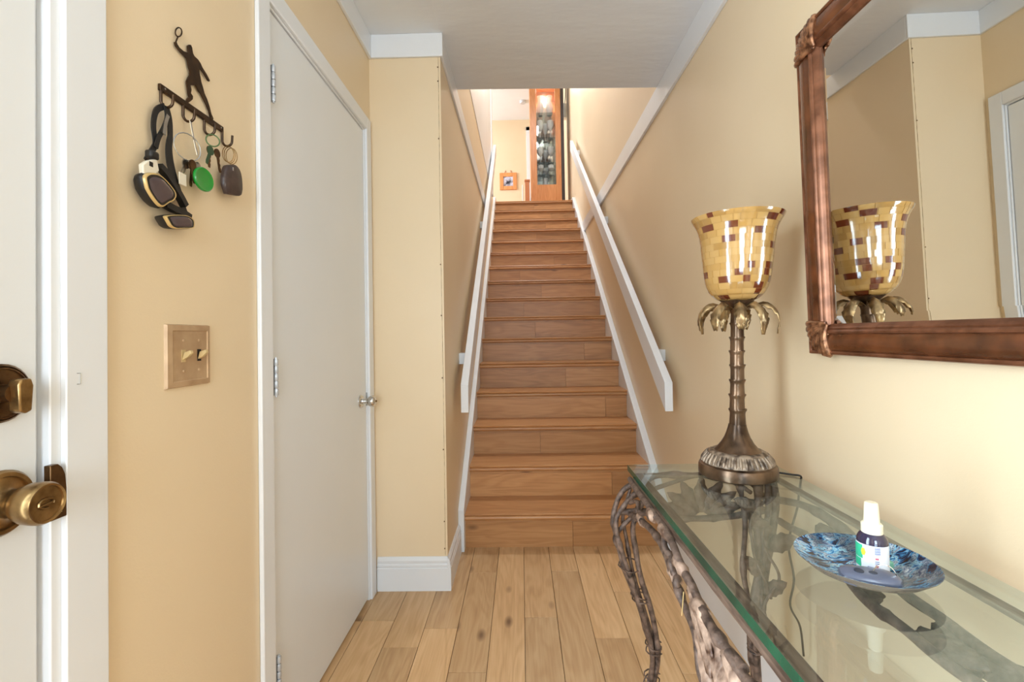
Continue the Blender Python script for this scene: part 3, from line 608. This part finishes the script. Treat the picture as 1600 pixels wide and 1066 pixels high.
rings(MB(), [(scaled(fobP, .9), .014), (fobP, .0165), (fobP, .024), (scaled(fobP, .9), .027), (scaled(fobP, .3), .0275)]).build('fob', FOBD, kb3, ang=50)
for dy in (-.004, .002, .009):
    MB().tube(ringpts(XL+.018, 1.056+dy, 1.545, .0185, (.55, .25)), .0009, 6, closed=True).build('split_ring', BRASS, kb3)
MB().box(XL+.0265, XL+.028, 1.052, 1.056, 1.508, 1.516).build('rivet', CHROME, kb3)

# ---------------------------------------------------------------- wall mirror
TH = .0175; SN, CS = math.sin(TH), math.cos(TH)
BX, BZ = .7556, 1.067
MW = lambda u, v, n: (BX-n*CS-v*SN-.011*(u-1.1), u, BZ+v*CS)
mr_ = thing('wall_mirror', (XR, .9, BZ), 'large wall mirror in a dark wooden frame above the console table', 'mirror')
U0, U1, V0, V1, FW = .50, 1.226, 0, .816, .074
def frame_rail(mb, prof, a0, a1, b, horiz, flip, mi=0):
    # prof: (d from outer edge, n height); mitred at both ends
    vs = []
    for e, a in ((1, a0), (-1, a1)):
        for d, n in prof:
            aa = a+e*d; bb = b+(-d if flip else d)
            vs.append(MW(aa, bb, n) if horiz else MW(bb, aa, n))
    k = len(prof); fs = [(i, (i+1) % k, k+(i+1) % k, k+i) for i in range(k)] + [tuple(range(k))[::-1], tuple(range(k, 2*k))]
    mb.add(vs, fs, mi)
bead_o = [(0, .0), (0, .018), (.002, .024), (.006, .026), (.010, .024), (.012, .020), (.012, 0)]
flat_ = [(.011, 0), (.011, .021), (.018, .0265), (.032, .029), (.046, .027), (.056, .0225), (.056, 0)]
bead_i = [(.055, 0), (.055, .023), (.058, .027), (.062, .0275), (.066, .025), (.068, .022), (.071, .023), (.074, .021), (.078, .017), (.082, .013), (.082, 0)]
bead_o, flat_, bead_i = [[(d*.9, n) for d, n in p] for p in (bead_o, flat_, bead_i)]
for nm, a0, a1, b, hz, fl in (('bottom_rail', U0, U1, V0, True, False), ('top_rail', U0, U1, V1, True, True), ('far_stile', V0, V1, U1, False, True), ('near_stile', V0, V1, U0, False, False)):
    mb = MB(); frame_rail(mb, flat_, a0, a1, b, hz, fl)
    o = mb.build(nm, FRAMEW, mr_, ang=30)
    for nn, pr in (('outer_bead', bead_o), ('inner_bead', bead_i)):
        mb = MB(); frame_rail(mb, pr, a0, a1, b, hz, fl); mb.build(nn, FRAMEB, o, ang=30)
for (cu, du) in ((U0, 1), (U1, -1)):
    for (cv, dv) in ((V0, 1), (V1, -1)):
        mb = MB()
        # ribbed shell ornament wrapping the corner: fan of rounded ribs across the mitre
        for k in range(9):
            t = k/8; a = t*PI/2
            p0 = (cu+du*.076, cv+dv*.076)
            px = cu+du*(.076-.080*math.cos(a)); pv = cv+dv*(.076-.080*math.sin(a))
            pts = [MW(p0[0]+(px-p0[0])*s_, p0[1]+(pv-p0[1])*s_, .020+.012*math.sin(PI*min(s_*.9+.12, 1))) for s_ in (0.05, .2, .4, .6, .8, .95, 1.0)]
            mb.tube(pts, [.004, .005, .0065, .0075, .0085, .0085, .004], 8)
        for (ou, ov) in ((.004, .062), (.062, .004), (.07, .05), (.05, .07)):
            mb.tube([MW(cu+du*ou, cv+dv*ov, .012), MW(cu+du*ou, cv+dv*ov, .028)], [.012, .007], 10)
        mb.build('corner_ornament', FRAMEO, mr_, ang=60)
g0, g1, h0, h1, bv = U0+.07, U1-.07, V0+.07, V1-.07, .022
gv = [MW(g0, h0, .0095), MW(g1, h0, .0095), MW(g1, h1, .0095), MW(g0, h1, .0095), MW(g0+bv, h0+bv, .0106), MW(g1-bv, h0+bv, .0106), MW(g1-bv, h1-bv, .0106), MW(g0+bv, h1-bv, .0106)]
o = MB().add(gv, [(4, 5, 6, 7), (0, 1, 5, 4), (1, 2, 6, 5), (2, 3, 7, 6), (3, 0, 4, 7)]).build('mirror_glass', MIRROR, mr_, ang=.5)
MB().add([MW(g0-.004, h0-.004, n) for n in (.004,)]+[MW(g1+.004, h0-.004, .004), MW(g1+.004, h1+.004, .004), MW(g0-.004, h1+.004, .004), MW(g0-.004, h0-.004, .009), MW(g1+.004, h0-.004, .009), MW(g1+.004, h1+.004, .009), MW(g0-.004, h1+.004, .009)],
         [(3, 2, 1, 0), (4, 5, 6, 7), (0, 1, 5, 4), (1, 2, 6, 5), (2, 3, 7, 6), (3, 0, 4, 7)]).build('backing', DARK, mr_)

# ---------------------------------------------------------------- console table
# set scaled about the camera to fit the mirror reflection, making the table a .75 m high, .41 m deep one a hand's breadth off the wall
XF = lambda v: (v[0]*.882, v[1]*.882, v[2]*.882+.1331)
FLR = -.1509     # floor level before that scaling
GX0, GX1, GY0, GY1, GH, GT = .336, .797, -.02, 1.556, .7012, .0185
tb = thing('console_table', (.567, .77, FLR), 'glass topped console table on twisted vine legs', 'table')
m = MB(); c_ = .002
m.add([(GX0, GY0, GH), (GX1, GY0, GH), (GX1, GY1, GH), (GX0, GY1, GH), (GX0, GY0, GH-GT), (GX1, GY0, GH-GT), (GX1, GY1, GH-GT), (GX0, GY1, GH-GT)],
      [(0, 1, 2, 3), (7, 6, 5, 4)], 0)
m.add([(GX0, GY0, GH), (GX1, GY0, GH), (GX1, GY1, GH), (GX0, GY1, GH), (GX0, GY0, GH-GT), (GX1, GY0, GH-GT), (GX1, GY1, GH-GT), (GX0, GY1, GH-GT)],
      [(3, 7, 4, 0), (0, 4, 5, 1)], 1)
m.add([(GX1, GY0, GH), (GX1, GY1, GH), (GX0, GY1, GH), (GX1, GY0, GH-GT), (GX1, GY1, GH-GT), (GX0, GY1, GH-GT)], [(0, 3, 4, 1), (1, 4, 5, 2)], 0)
m.build('glass_top', [TABLEG, EDGE], tb)
zt = GH-GT
for a in ((.352, .376, GY0+.03, GY1-.03), (.752, .776, GY0+.03, GY1-.03)):
    MB().box(a[0], a[1], a[2], a[3], zt-.009, zt).build('frame_bar', IRON, tb, bevel=.002)
for a in ((1.502, 1.526), (.01, .034)):
    MB().box(.376, .752, a[0], a[1], zt-.009, zt).build('frame_bar', IRON, tb, bevel=.002)
for x in (.343,): MB().tube([(x, GY0+.02+1.5*i/24, zt-.016+.0012*math.sin(i*1.7)) for i in range(25)], .0078, 8).build('front_rail', IRON, tb)
random.seed(21)
def strand(mb, path, r0, n=7, wob=.004, off=(0, 0), tw=0, ph=0, knots=2):
    q = catmull(path, 7); L_ = len(q); pts = []; rad = []
    f1, f2 = random.uniform(0, 6), random.uniform(0, 6); kp = [random.uniform(.1, .9) for _ in range(knots)]
    for i, v in enumerate(q):
        t = i/(L_-1); a = ph+tw*t
        d = Vector((off[0]*math.cos(a)-off[1]*math.sin(a), off[0]*math.sin(a)+off[1]*math.cos(a), 0))
        w_ = Vector((math.sin(t*17+f1), math.sin(t*13+f2), math.sin(t*15+f1+f2)))*wob
        pts.append(v+d+w_)
        k = sum(math.exp(-((t-p)/.018)**2) for p in kp)
        rad.append(r0*(1+.06*math.sin(t*29+f2)+.32*k))
    mb.tube(pts, rad, n)
def leg(paths, core, mat, wraps, seed=0):
    random.seed(seed); root = MB()
    for P_, rr_ in paths: strand(root, P_, rr_, 8, .0025, knots=3)
    o = root.build('leg', mat, tb, ang=60)
    c = catmull(core, 10)
    for s0, turns, sp_ in wraps:
        pts = []
        for i in range(turns*10+1):
            t = s0+.05*i/10/turns; v = c[min(int(t*(len(c)-1)), len(c)-1)]; a = 2*PI*i/10
            pts.append(v+Vector((math.cos(a), math.sin(a), .0))*sp_+Vector((0, 0, -.004*i/10)))
        MB().tube(pts, .0022, 5).build('twine', VINE, o)
    return o
Y5 = 1.5
def Y(p, y=Y5): return [(a, y+(c[0] if c else 0), b) for a, b, *c in p]
FLP = [(Y([(.352, .688), (.347, .661), (.313, .631, .01), (.291, .585, .014), (.282, .541, .014), (.285, .501, .01), (.291, .455), (.307, .40), (.327, .35), (.350, .29), (.372, .21), (.388, .12), (.376, .045), (.366, -.02), (.362, FLR)]), .0088),
       (Y([(.373, .672, -.01), (.372, .614, -.012), (.352, .581, -.014), (.334, .531, -.014), (.334, .494, -.012), (.343, .45, -.01), (.352, .40, -.01), (.364, .345, -.01), (.382, .279, -.008), (.398, .191, -.008), (.403, .117, -.008), (.393, .045, -.006), (.38, -.03), (.375, FLR)]), .0085),
       (Y([(.376, .655, .012), (.368, .628, .01), (.329, .611, .008), (.298, .578, -.004), (.286, .545, -.012), (.287, .50, -.016), (.300, .44, -.016), (.322, .375, -.014), (.345, .31, -.014), (.37, .23, -.012), (.385, .14, -.012), (.38, .05, -.01), (.37, FLR)]), .0075),
       (Y([(.395, .60, .02), (.392, .564, .016), (.358, .567, .012), (.338, .557, .006), (.307, .531, -.004), (.284, .49, 0), (.296, .445, .012), (.322, .37, .014), (.352, .30, .014), (.38, .22, .012), (.396, .13, .012), (.388, .05, .01), (.378, FLR)]), .0075),
       (Y([(.340, .655, .02), (.322, .60, .022), (.312, .55, .018), (.318, .49, .01), (.325, .42, .004), (.345, .345, .004), (.374, .25, .004), (.395, .15, .004), (.388, .06), (.375, FLR)]), .0058)]
FLC = Y([(.31, .44), (.335, .36), (.36, .30), (.385, .22), (.394, .13), (.384, .045), (.37, FLR)])
Y5 = 1.47
BLP = [(Y([(.720, .688, .02), (.712, .655), (.709, .534), (.706, .413), (.685, .293), (.682, .18), (.684, .06), (.684, FLR)], 1.47), .011),
       (Y([(.768, .688, .02), (.764, .62), (.758, .533), (.734, .401), (.71, .305), (.70, .2), (.70, .06), (.698, FLR)], 1.475), .0115),
       (Y([(.672, .685, .03), (.666, .60, .01), (.663, .534), (.660, .42), (.668, .33), (.682, .24), (.69, .1), (.69, FLR)], 1.462), .008),
       (Y([(.742, .67), (.735, .56, -.01), (.722, .45, -.01), (.70, .34, -.01), (.69, .22, -.01), (.694, .06, -.01), (.694, FLR, -.01)], 1.475), .009)]
BLC = Y([(.70, .30), (.692, .2), (.692, .1), (.69, FLR)], 1.47)
mir = lambda p: [(x, 1.536-y, z) for x, y, z in p]
W1 = ((.05, 1, .030), (.28, 2, .026), (.6, 2, .024), (.8, 2, .024)); W2 = ((.1, 2, .026), (.45, 2, .022))
leg(FLP, FLC, VINE, W1, 1); leg(BLP, BLC, VINE, W2, 2)
leg([(mir(p), q) for p, q in FLP], mir(FLC), VINE, W1, 3); leg([(mir(p), q) for p, q in BLP], mir(BLC), VINE, W2, 4)
# front apron: two bark strands sweeping from the knees down to a leaf cluster at the middle
X_ = lambda p, x=.33: [(x, a, b) for a, b in p]
A1 = X_([(1.49, .672), (1.427, .672), (1.327, .672), (1.25, .668), (1.18, .664), (1.12, .66), (1.07, .655), (1.03, .640), (1.0, .628), (.97, .622), (.928, .611), (.895, .607), (.854, .603), (.813, .601), (.787, .605), (.75, .61)])
A2 = X_([(1.50, .565), (1.437, .582), (1.36, .60), (1.28, .61), (1.22, .613), (1.16, .611), (1.10, .607), (1.066, .598), (1.03, .578), (1.008, .556), (.975, .545), (.945, .535), (.923, .517), (.90, .49), (.84, .475), (.75, .47)], .328)
A3 = X_([(1.47, .61), (1.40, .632), (1.33, .628), (1.26, .648), (1.20, .664)], .326)
A4 = X_([(1.13, .655), (1.09, .628), (1.05, .606), (1.03, .585)], .324)
random.seed(5)
for P_, rr in ((A1, .0088), (A2, .0082), (A3, .006), (A4, .0075)):
    for f in (lambda p: p, mir):
        mb = MB(); strand(mb, f(P_), rr, 9, .0032, knots=4); mb.build('apron_vine', VINE, tb, ang=60)
def leafm(c, d, up_, L_, W, curl, name, mat, thick=.003, n=8, parent=None):
    c, d, up_ = Vector(c), Vector(d).normalized(), Vector(up_).normalized(); s_ = d.cross(up_).normalized(); vs = []
    for i in range(n+1):
        t = i/n; wd = W*math.sin(PI*min(.08+t*.92, 1))**.8*(1+.12*math.sin(t*23))
        ctr = c+d*L_*t+up_*(curl*math.sin(t*PI*.5)**2)
        for q in (-1, -.5, 0, .5, 1): vs.append(ctr+s_*wd/2*q+up_*(-abs(q)*wd*.22+.002*math.sin(q*9+t*20)))
    m_ = 5; fs = [(i*m_+k, i*m_+k+1, (i+1)*m_+k+1, (i+1)*m_+k) for i in range(n) for k in range(m_-1)]
    o = MB().add(vs, fs).build(name, mat, parent or tb, ang=80)
    so = o.modifiers.new('solid', 'SOLIDIFY'); so.thickness = thick; so.offset = 0
    return o
for args in (((.322, .955, .59), (0, -1, -.42), (-1, 0, .2), .14, .055, .01), ((.318, .90, .60), (.05, -1, -.62), (-1, 0, .1), .15, .06, .012),
             ((.324, .97, .615), (0, -1, -.32), (-1, 0, .3), .15, .035, .008), ((.322, .86, .598), (0, -.9, -.9), (-1, 0, .2), .13, .055, .008), ((.318, .84, .565), (0, -1, -.3), (-1, 0, .2), .13, .06, .008), ((.322, .93, .555), (0, -.8, -.9), (-1, 0, .2), .12, .05, .008), ((.32, .80, .60), (0, -1, -.5), (-1, 0, .2), .13, .06, .008)):
    leafm(*args, 'leaf', LEAFB)
for yy, zz, rr in ((1.35, .603, .012), (1.235, .660, .0125), (1.13, .660, .0125), (1.02, .634, .0135), (1.06, .594, .0125), (.90, .607, .014)):
    q = 1 if zz < .61 else -1
    mb = MB(); mb.tube([(.329, yy+.03, zz+.001), (.327, yy+.018, zz), (.327, yy+.004, zz+.001), (.328, yy-.012, zz-.003), (.33, yy-.022, zz-.006)], [rr*.72, rr*.95, rr*.82, rr, rr*.72], 9)
    mb.build('bark_knot', LEAFB, tb, ang=60)
mb = MB(); mb.tube([(.318, .974, .604), (.318, .989, .548)], .001, 6); mb.build('straw', base_mat('straw', rgb(206, 176, 120), .5), tb)
# end aprons: arch, lower swag and a fan of leaves between
for f in (lambda p: p, mir):
    for P_, rr in (([(.335, 1.505, .62), (.40, 1.51, .668), (.5, 1.512, .68), (.6, 1.512, .68), (.69, 1.51, .668), (.755, 1.495, .60)], .009),
                   ([(.30, 1.505, .57), (.38, 1.51, .565), (.47, 1.512, .548), (.56, 1.512, .54), (.65, 1.51, .552), (.745, 1.485, .575)], .010),
                   ([(.36, 1.505, .59), (.41, 1.51, .635), (.48, 1.512, .662), (.56, 1.512, .672), (.64, 1.512, .66), (.71, 1.505, .62)], .0065)):
        mb = MB(); strand(mb, f(P_), rr, 8, .003, knots=3); mb.build('apron_vine', VINE, tb, ang=60)
for k in range(7):
    a = PI*(.12+.76*k/6)
    leafm((.555+.02*math.cos(a), 1.512, .552+.01*math.sin(a)), (math.cos(a)*1.35, 0, math.sin(a)), (0, -1, .15), .115, .042, .006, 'leaf', VINE)
for args in (((.74, 1.475, .50), (-.4, -.3, .55), (-.5, -.6, .3), .12, .05, .01), ((.735, 1.47, .47), (.25, -.6, .45), (-.4, -.6, .3), .12, .05, .01), ((.72, 1.46, .38), (-.5, -.2, .6), (-.4, -.6, .3), .11, .045, .01),
             ((.71, 1.455, .34), (.3, -.5, .5), (-.4, -.6, .3), .10, .04, .01), ((.735, 1.475, .58), (-.7, -.1, .25), (-.3, -.6, .5), .11, .045, .01)):
    leafm(*args, 'leaf', VINE)
for P_ in ([(.75, 1.48, .6), (.71, 1.44, .5), (.74, 1.42, .4), (.70, 1.43, .3), (.735, 1.41, .22)], [(.745, 1.48, .62), (.68, 1.46, .54), (.69, 1.44, .44), (.73, 1.44, .33)], [(.66, 1.50, .66), (.68, 1.48, .58), (.71, 1.46, .46), (.70, 1.45, .3)]):
    mb = MB(); strand(mb, P_, .0045, 6, .003, knots=2); mb.build('tendril', VINE, tb, ang=60)
# back apron seen through the glass
for P_, rr in (([(.75, 1.47, .62), (.757, 1.3, .652), (.76, 1.15, .64), (.76, 1.0, .605), (.755, .89, .60), (.735, .764, .60), (.75, .6, .62), (.757, .35, .65), (.75, .07, .62)], .0105),
               ([(.74, 1.40, .58), (.72, 1.25, .60), (.69, 1.1, .61), (.672, .977, .60), (.66, .872, .60), (.67, .77, .59), (.70, .6, .60), (.74, .4, .60)], .0095)):
    mb = MB(); strand(mb, P_, rr, 8, .004, knots=4); mb.build('apron_vine', VINE, tb, ang=60)
for args in (((.74, .88, .60), (-.3, -1, -.2), (-.5, -.2, 1), .13, .06, .01), ((.69, .86, .60), (.1, -1, 0), (-.4, -.2, 1), .12, .05, .01), ((.72, .78, .60), (.2, -1, .1), (-.4, -.2, 1), .14, .07, .01),
             ((.70, 1.02, .60), (-.3, -1, 0), (-.4, -.2, 1), .10, .045, .008), ((.74, 1.22, .64), (-.2, -1, -.1), (-.4, -.2, 1), .11, .05, .008), ((.70, .66, .61), (.3, -1, .1), (-.4, -.2, 1), .14, .07, .01)):
    leafm(*args, 'leaf', VINE)

# ---------------------------------------------------------------- table lamp
LX, LY = .636, 1.437
lm = thing('table_lamp', (LX, LY, GH), 'palm tree table lamp with a mosaic bell shade on the glass table', 'lamp')
ln_ = lambda z: (LX+.022*(z-GH), LY)
def leaned(prof, n=32, mod=None):
    mb = MB().lathe(prof, (0, 0, 0), n, mod=mod); mb.v = [(x+ln_(z)[0], y+LY, z) for x, y, z in mb.v]; return mb
leaned([(.104, .7012), (.1085, .704), (.109, .708), (.1085, .728), (.106, .734), (.100, .737), (.097, .739)], 48).build('base', LAMPM, lm)
lb = leaned([(.098, .737), (.0985, .742), (.094, .748), (.088, .756), (.0815, .764), (.080, .768), (.076, .772), (.070, .775), (.066, .774)], 120, lambda k, a: 1+(.018*abs(math.sin(a*15)) if 1 <= k <= 5 else 0)).build('leaf_moulding', LAMPP, lm, ang=60)
for k in range(40):
    a = 2*PI*k/40; ca_, sa = math.cos(a), math.sin(a)
    pts = [(LX+rr*ca_, LY+rr*sa, z) for rr, z in ((.0985, .741), (.0965, .748), (.091, .756), (.085, .763), (.083, .7675))]
    MB().tube(pts, [.0036, .0046, .0044, .004, .0025], 6).build('leaf', LAMPP, lb)
leaned([(.067, .772), (.063, .775), (.055, .783), (.045, .796), (.036, .812), (.030, .828), (.026, .842), (.0245, .85)], 40).build('trunk_flare', LAMPM, lm)
zs = [.845, .893, .937, .981, 1.025, 1.067, 1.108, 1.15, 1.19]; rr = [.0235, .0215, .0205, .0195, .0192, .019, .0188, .0185, .0175]
for k in range(8):
    a, b = zs[k], zs[k+1]; r0, r1 = rr[k], rr[k+1]
    leaned([(r0-.003, a), (r0*1.0, a-.002), (r0*.99, a+.004), (r1*.98, b-.012), (r1*1.05, b-.005), (r1*1.2, b), (r1*1.17, b+.003), (r1*.95, b+.001)], 24,
           lambda kk, aa, kq=k: 1+.035*math.cos(aa-kq*2.1)+.02*math.cos(3*aa+kq)).build('trunk_segment', LAMPM, lm, ang=50)
cl = leaned([(.0175, 1.186), (.019, 1.193), (.024, 1.200), (.034, 1.208), (.044, 1.2165), (.046, 1.2185), (.043, 1.219), (.030, 1.211), (.018, 1.2)], 48, lambda k, a: 1+(.10*math.cos(a*6) if 3 <= k <= 6 else .04*math.cos(a*6))).build('shade_holder', LAMPM, lm, ang=60)
random.seed(4)
NF = 9
for k in range(NF):
    a = 2*PI*k/NF+.2; d = Vector((math.cos(a), math.sin(a), 0)); s_ = Vector((-math.sin(a), math.cos(a), 0))
    R_ = .092+random.uniform(-.012, .012); dr = random.uniform(.075, .095); vs = []; n = 14
    for i in range(n+1):
        t = i/n; ang = t*2.15
        rad = .012+R_*math.sin(min(ang, PI/2)*1.0)*(.99 if ang < PI/2 else 1.0-.12*(ang-PI/2)); z = 1.190+.024*math.sin(min(t*2.6, 1)*PI*.5)-dr*max(0, t-.30)**1.25*1.6
        wd = .036*math.sin(PI*(t*.94+.03))**.75*(1-.25*(i % 2)*(t > .3))
        cx, cy = ln_(z); ctr = Vector((cx, cy, z))+d*rad
        for q in (-1, -.5, 0, .5, 1): vs.append(ctr+s_*wd/2*q*(1 if t < .85 else (.6 if abs(q) < 1 else 1.0))+Vector((0, 0, -abs(q)*wd*.35-(.010 if abs(q) == 1 and i % 2 and t > .3 else 0))))
    fs = [(i*5+q, i*5+q+1, (i+1)*5+q+1, (i+1)*5+q) for i in range(n) for q in range(4)]
    o = MB().add(vs, fs).build('frond', LAMPL, lm, ang=50); so = o.modifiers.new('solid', 'SOLIDIFY'); so.thickness = .0018; so.offset = 0
# mosaic shade
SP = [(.030, 1.2165), (.046, 1.2195), (.060, 1.226), (.072, 1.237), (.081, 1.252), (.0875, 1.271), (.0918, 1.295), (.095, 1.325), (.0985, 1.36), (.1022, 1.395), (.1065, 1.42), (.1125, 1.438), (.120, 1.452), (.1268, 1.463), (.1285, 1.468)]
sp = catmull([(a, 0, b) for a, b in SP], 6)
cum = [0]
for a, b in zip(sp, sp[1:]): cum.append(cum[-1]+(b-a).length)
def sat(s_):
    s_ = max(0, min(cum[-1], s_))
    for i in range(len(cum)-1):
        if s_ <= cum[i+1]+1e-9:
            t = (s_-cum[i])/(cum[i+1]-cum[i]+1e-12); v = sp[i].lerp(sp[i+1], t); return v.x, v.z
shade = leaned([(v.x, v.z) for v in sp]+[(v.x-.004, v.z) for v in sp[::-1][:-12]], 64).build('lamp_shade', GROUT, lm, ang=40)
NR = 15; random.seed(9)
for row in range(NR):
    s0, s1 = cum[-1]*row/NR+.004, cum[-1]*(row+1)/NR+.004
    s1 = min(s1, cum[-1]); rm, _ = sat((s0+s1)/2)
    nt_ = max(8, round(2*PI*rm/.033)); a = random.uniform(0, 1); ws = [random.choice((.6, 1, 1, 1.35)) for _ in range(nt_)]; tot = sum(ws)
    lastb = False
    for w_ in ws:
        da = 2*PI*w_/tot; a0, a1 = a+.012, a+da-.012; a += da
        vs = []; NA, NS = 4, 3
        for lift in (.0009, -.001):
            for i in range(NS+1):
                rr_, z = sat(s0+.0004+(s1-s0-.0008)*i/NS)
                for j in range(NA+1):
                    t = a0+(a1-a0)*j/NA; vs.append((ln_(z)[0]+(rr_+lift)*math.cos(t), LY+(rr_+lift)*math.sin(t), z-(lift if rr_ < .06 else 0)))
        kx = (NA+1)*(NS+1); idx = lambda i, j: i*(NA+1)+j
        fs = [(idx(i, j), idx(i, j+1), idx(i+1, j+1), idx(i+1, j)) for i in range(NS) for j in range(NA)]
        bd = [idx(0, j) for j in range(NA+1)]+[idx(i, NA) for i in range(1, NS+1)]+[idx(NS, j) for j in range(NA-1, -1, -1)]+[idx(i, 0) for i in range(NS-1, 0, -1)]
        fs += [(bd[q], bd[q]+kx, bd[(q+1) % len(bd)]+kx, bd[(q+1) % len(bd)]) for q in range(len(bd))]
        u = random.random(); br = u < .15 and not lastb; lastb = br
        mat = TILES[random.choice((3, 3, 4))] if br else TILES[random.choice((0, 0, 0, 1, 1, 2))]
        MB().add(vs, fs).build('mosaic_tile', mat, shade, ang=50)
MB().tube(catmull([(LX+.10, LY-.01, GH+.006), (.75, 1.435, GH+.005), (.785, 1.415, GH+.0035), (.7965, 1.405, GH+.0045), (.8035, 1.403, GH+.001), (.8055, 1.408, GH-.012), (.806, 1.42, .65), (.805, 1.43, .60), (.775, 1.425, .50), (.785, 1.42, .40), (.775, 1.425, .32), (.81, 1.44, .25), (.83, 1.46, .15)], 6), .003, 6).build('power_cord', BLACK, lm)

# ---------------------------------------------------------------- dish, bottle, remote
DX, DY = .584, .840
dp = [(.001, .7055), (.035, .706), (.06, .710), (.082, .7185), (.096, .728), (.102, .7335), (.103, .7335)]
dq = [(.1015, .731), (.095, .7255), (.083, .7155), (.06, .7065), (.035, .7025), (.001, .7018)]
mb = MB(); n = 56
def ovl(k, a): return 1+.012*math.cos(2*(a-2.55))
mb.lathe(dp+dq, (DX, DY, 0), n, mod=ovl, cap=False)
for i in range(len(mb.f)): mb.m[i] = 0 if i < (len(dp)-1)*n else 1
dish = tag(mb.build('oval_dish', [DISH, DISHB], None, origin=(DX, DY, .7)), 'iridescent blue and black glass dish on the console table', 'dish')
BXc, BYc, BZ0 = .601, .842, .7062
bt = thing('spray_bottle', (BXc, BYc, BZ0), 'small dark spray bottle with cream cap standing in the blue dish', 'bottle')
br_ = .0228
MB().lathe([(br_*.85, BZ0), (br_, BZ0+.003), (br_, .760), (br_*.97, .766), (br_*.82, .773), (br_*.64, .777), (br_*.58, .781)], (BXc, BYc, 0), 32).build('bottle_body', AMBER, bt)
lbl = MB().lathe([(br_+.0004, .7105), (br_+.0005, .7595)], (BXc, BYc, 0), 40, cap=False).build('label', LABEL, bt)
MB().lathe([(.0155, .7745), (.0158, .776), (.0158, .790), (.0142, .792), (.0118, .793), (.0104, .821), (.0098, .826), (.008, .8275), (.001, .8275)], (BXc, BYc, 0), 32).build('spray_cap', CREAMP, bt)
MB().lathe([(.0022, 0), (.0022, .002)], (BXc-.0105, BYc-.002, .818), 10, 'X').build('nozzle', CREAMP, bt)
th0 = math.atan2(-BYc, -BXc)        # direction towards the hall
def patch(a0, a1, z0, z1, mat, name, dr=.0009):
    vs = []; n = 4
    for i in range(n+1):
        a = th0+a0+(a1-a0)*i/n
        for z in (z0, z1): vs.append((BXc+(br_+dr)*math.cos(a), BYc+(br_+dr)*math.sin(a), z))
    MB().add(vs, [(i*2, i*2+1, i*2+3, i*2+2) for i in range(n)]).build(name, mat, lbl)
for k in range(9): patch(.12, .48, .7460+k*.0014, .7460+k*.0014+(.0009 if k % 3 else .0012), INKG, 'barcode_bar')
for z0, z1, a0, a1, c in ((.7375, .7405, .16, .36, INKR), (.7335, .7350, .14, .40, INKG), (.7305, .7320, .14, .40, INKG), (.7255, .7290, .17, .34, INKR), (.7220, .7250, .2, .31, INKR), (.7175, .7190, .16, .36, INKR), (.7175, .7205, -.2, .05, INKG), (.7235, .7247, -.3, .05, INKG)):
    patch(a0, a1, z0, z1, c, 'print')
patch(-1.5, -.62, .7345, .7575, INKGR, 'green_print'); patch(-1.5, -.75, .7195, .7335, INKGR, 'green_print')
for k in range(5): patch(-.72+.03*abs(k-2), -.40-.03*abs(k-2), .7410+k*.0024, .7410+(k+1)*.0024, INKY, 'yellow_dot', .0012)
# remote leaning on the near side of the dish
rm_ = thing('remote_fob', (.552, .777, .712), 'slate blue remote fob with two buttons and a wire ring lying in the dish', 'remote')
ax = Vector((.93, -.36, .0)).normalized(); nz = Vector((-.10, -.15, .98)).normalized(); nz = (nz-ax*nz.dot(ax)).normalized(); ay = nz.cross(ax)
RC = Vector((.555, .783, .7285))
def RM(a, b, t): return RC+ax*a+ay*b+nz*t
oval = [(a*1.12, b*1.12) for a, b in [(-.039, -.006), (-.036, -.013), (-.026, -.0165), (0, -.018), (.022, -.017), (.033, -.012), (.037, -.004), (.037, .004), (.033, .012), (.022, .017), (0, .018), (-.026, .0165), (-.036, .013), (-.039, .006)]]
mb = MB(); vs = []; nn = len(oval)
for s_, t in ((.80, -.011), (.95, -.007), (1, -.001), (.95, .004), (.82, .007), (.5, .0082)): vs += [RM(a*s_, b*s_, t) for a, b in oval]
mb.add(vs, [(k*nn+i, k*nn+(i+1) % nn, (k+1)*nn+(i+1) % nn, (k+1)*nn+i) for k in range(5) for i in range(nn)]+[tuple(range(nn))[::-1], tuple(range(5*nn, 6*nn))])
mb.build('shell', FOBG, rm_, ang=35)
for c0, ra, rb in ((-.016, .007, .0065), (.003, .006, .004)):
    mb = MB(); el = [(c0+ra*math.cos(i*PI/8), rb*math.sin(i*PI/8)) for i in range(16)]
    mb.prism(el, RM, .0072, .0092); mb.build('button', FOBB, rm_, bevel=.0005)
mb = MB(); mb.tube([RM(.031+.017*math.cos(a)*-.9-.012, .002+.004*math.sin(a), .004+.017*math.sin(a)) for a in [i*PI/12 for i in range(24)]], .0009, 6, closed=True); mb.build('wire_ring', CHROME, rm_)
o = MB().box(.626, .640, .845, .861, .7085, .722).build('green_packet', GREENF, bevel=.002); tag(o, 'pale green packet lying behind the spray bottle in the dish', 'packet')
XF = None
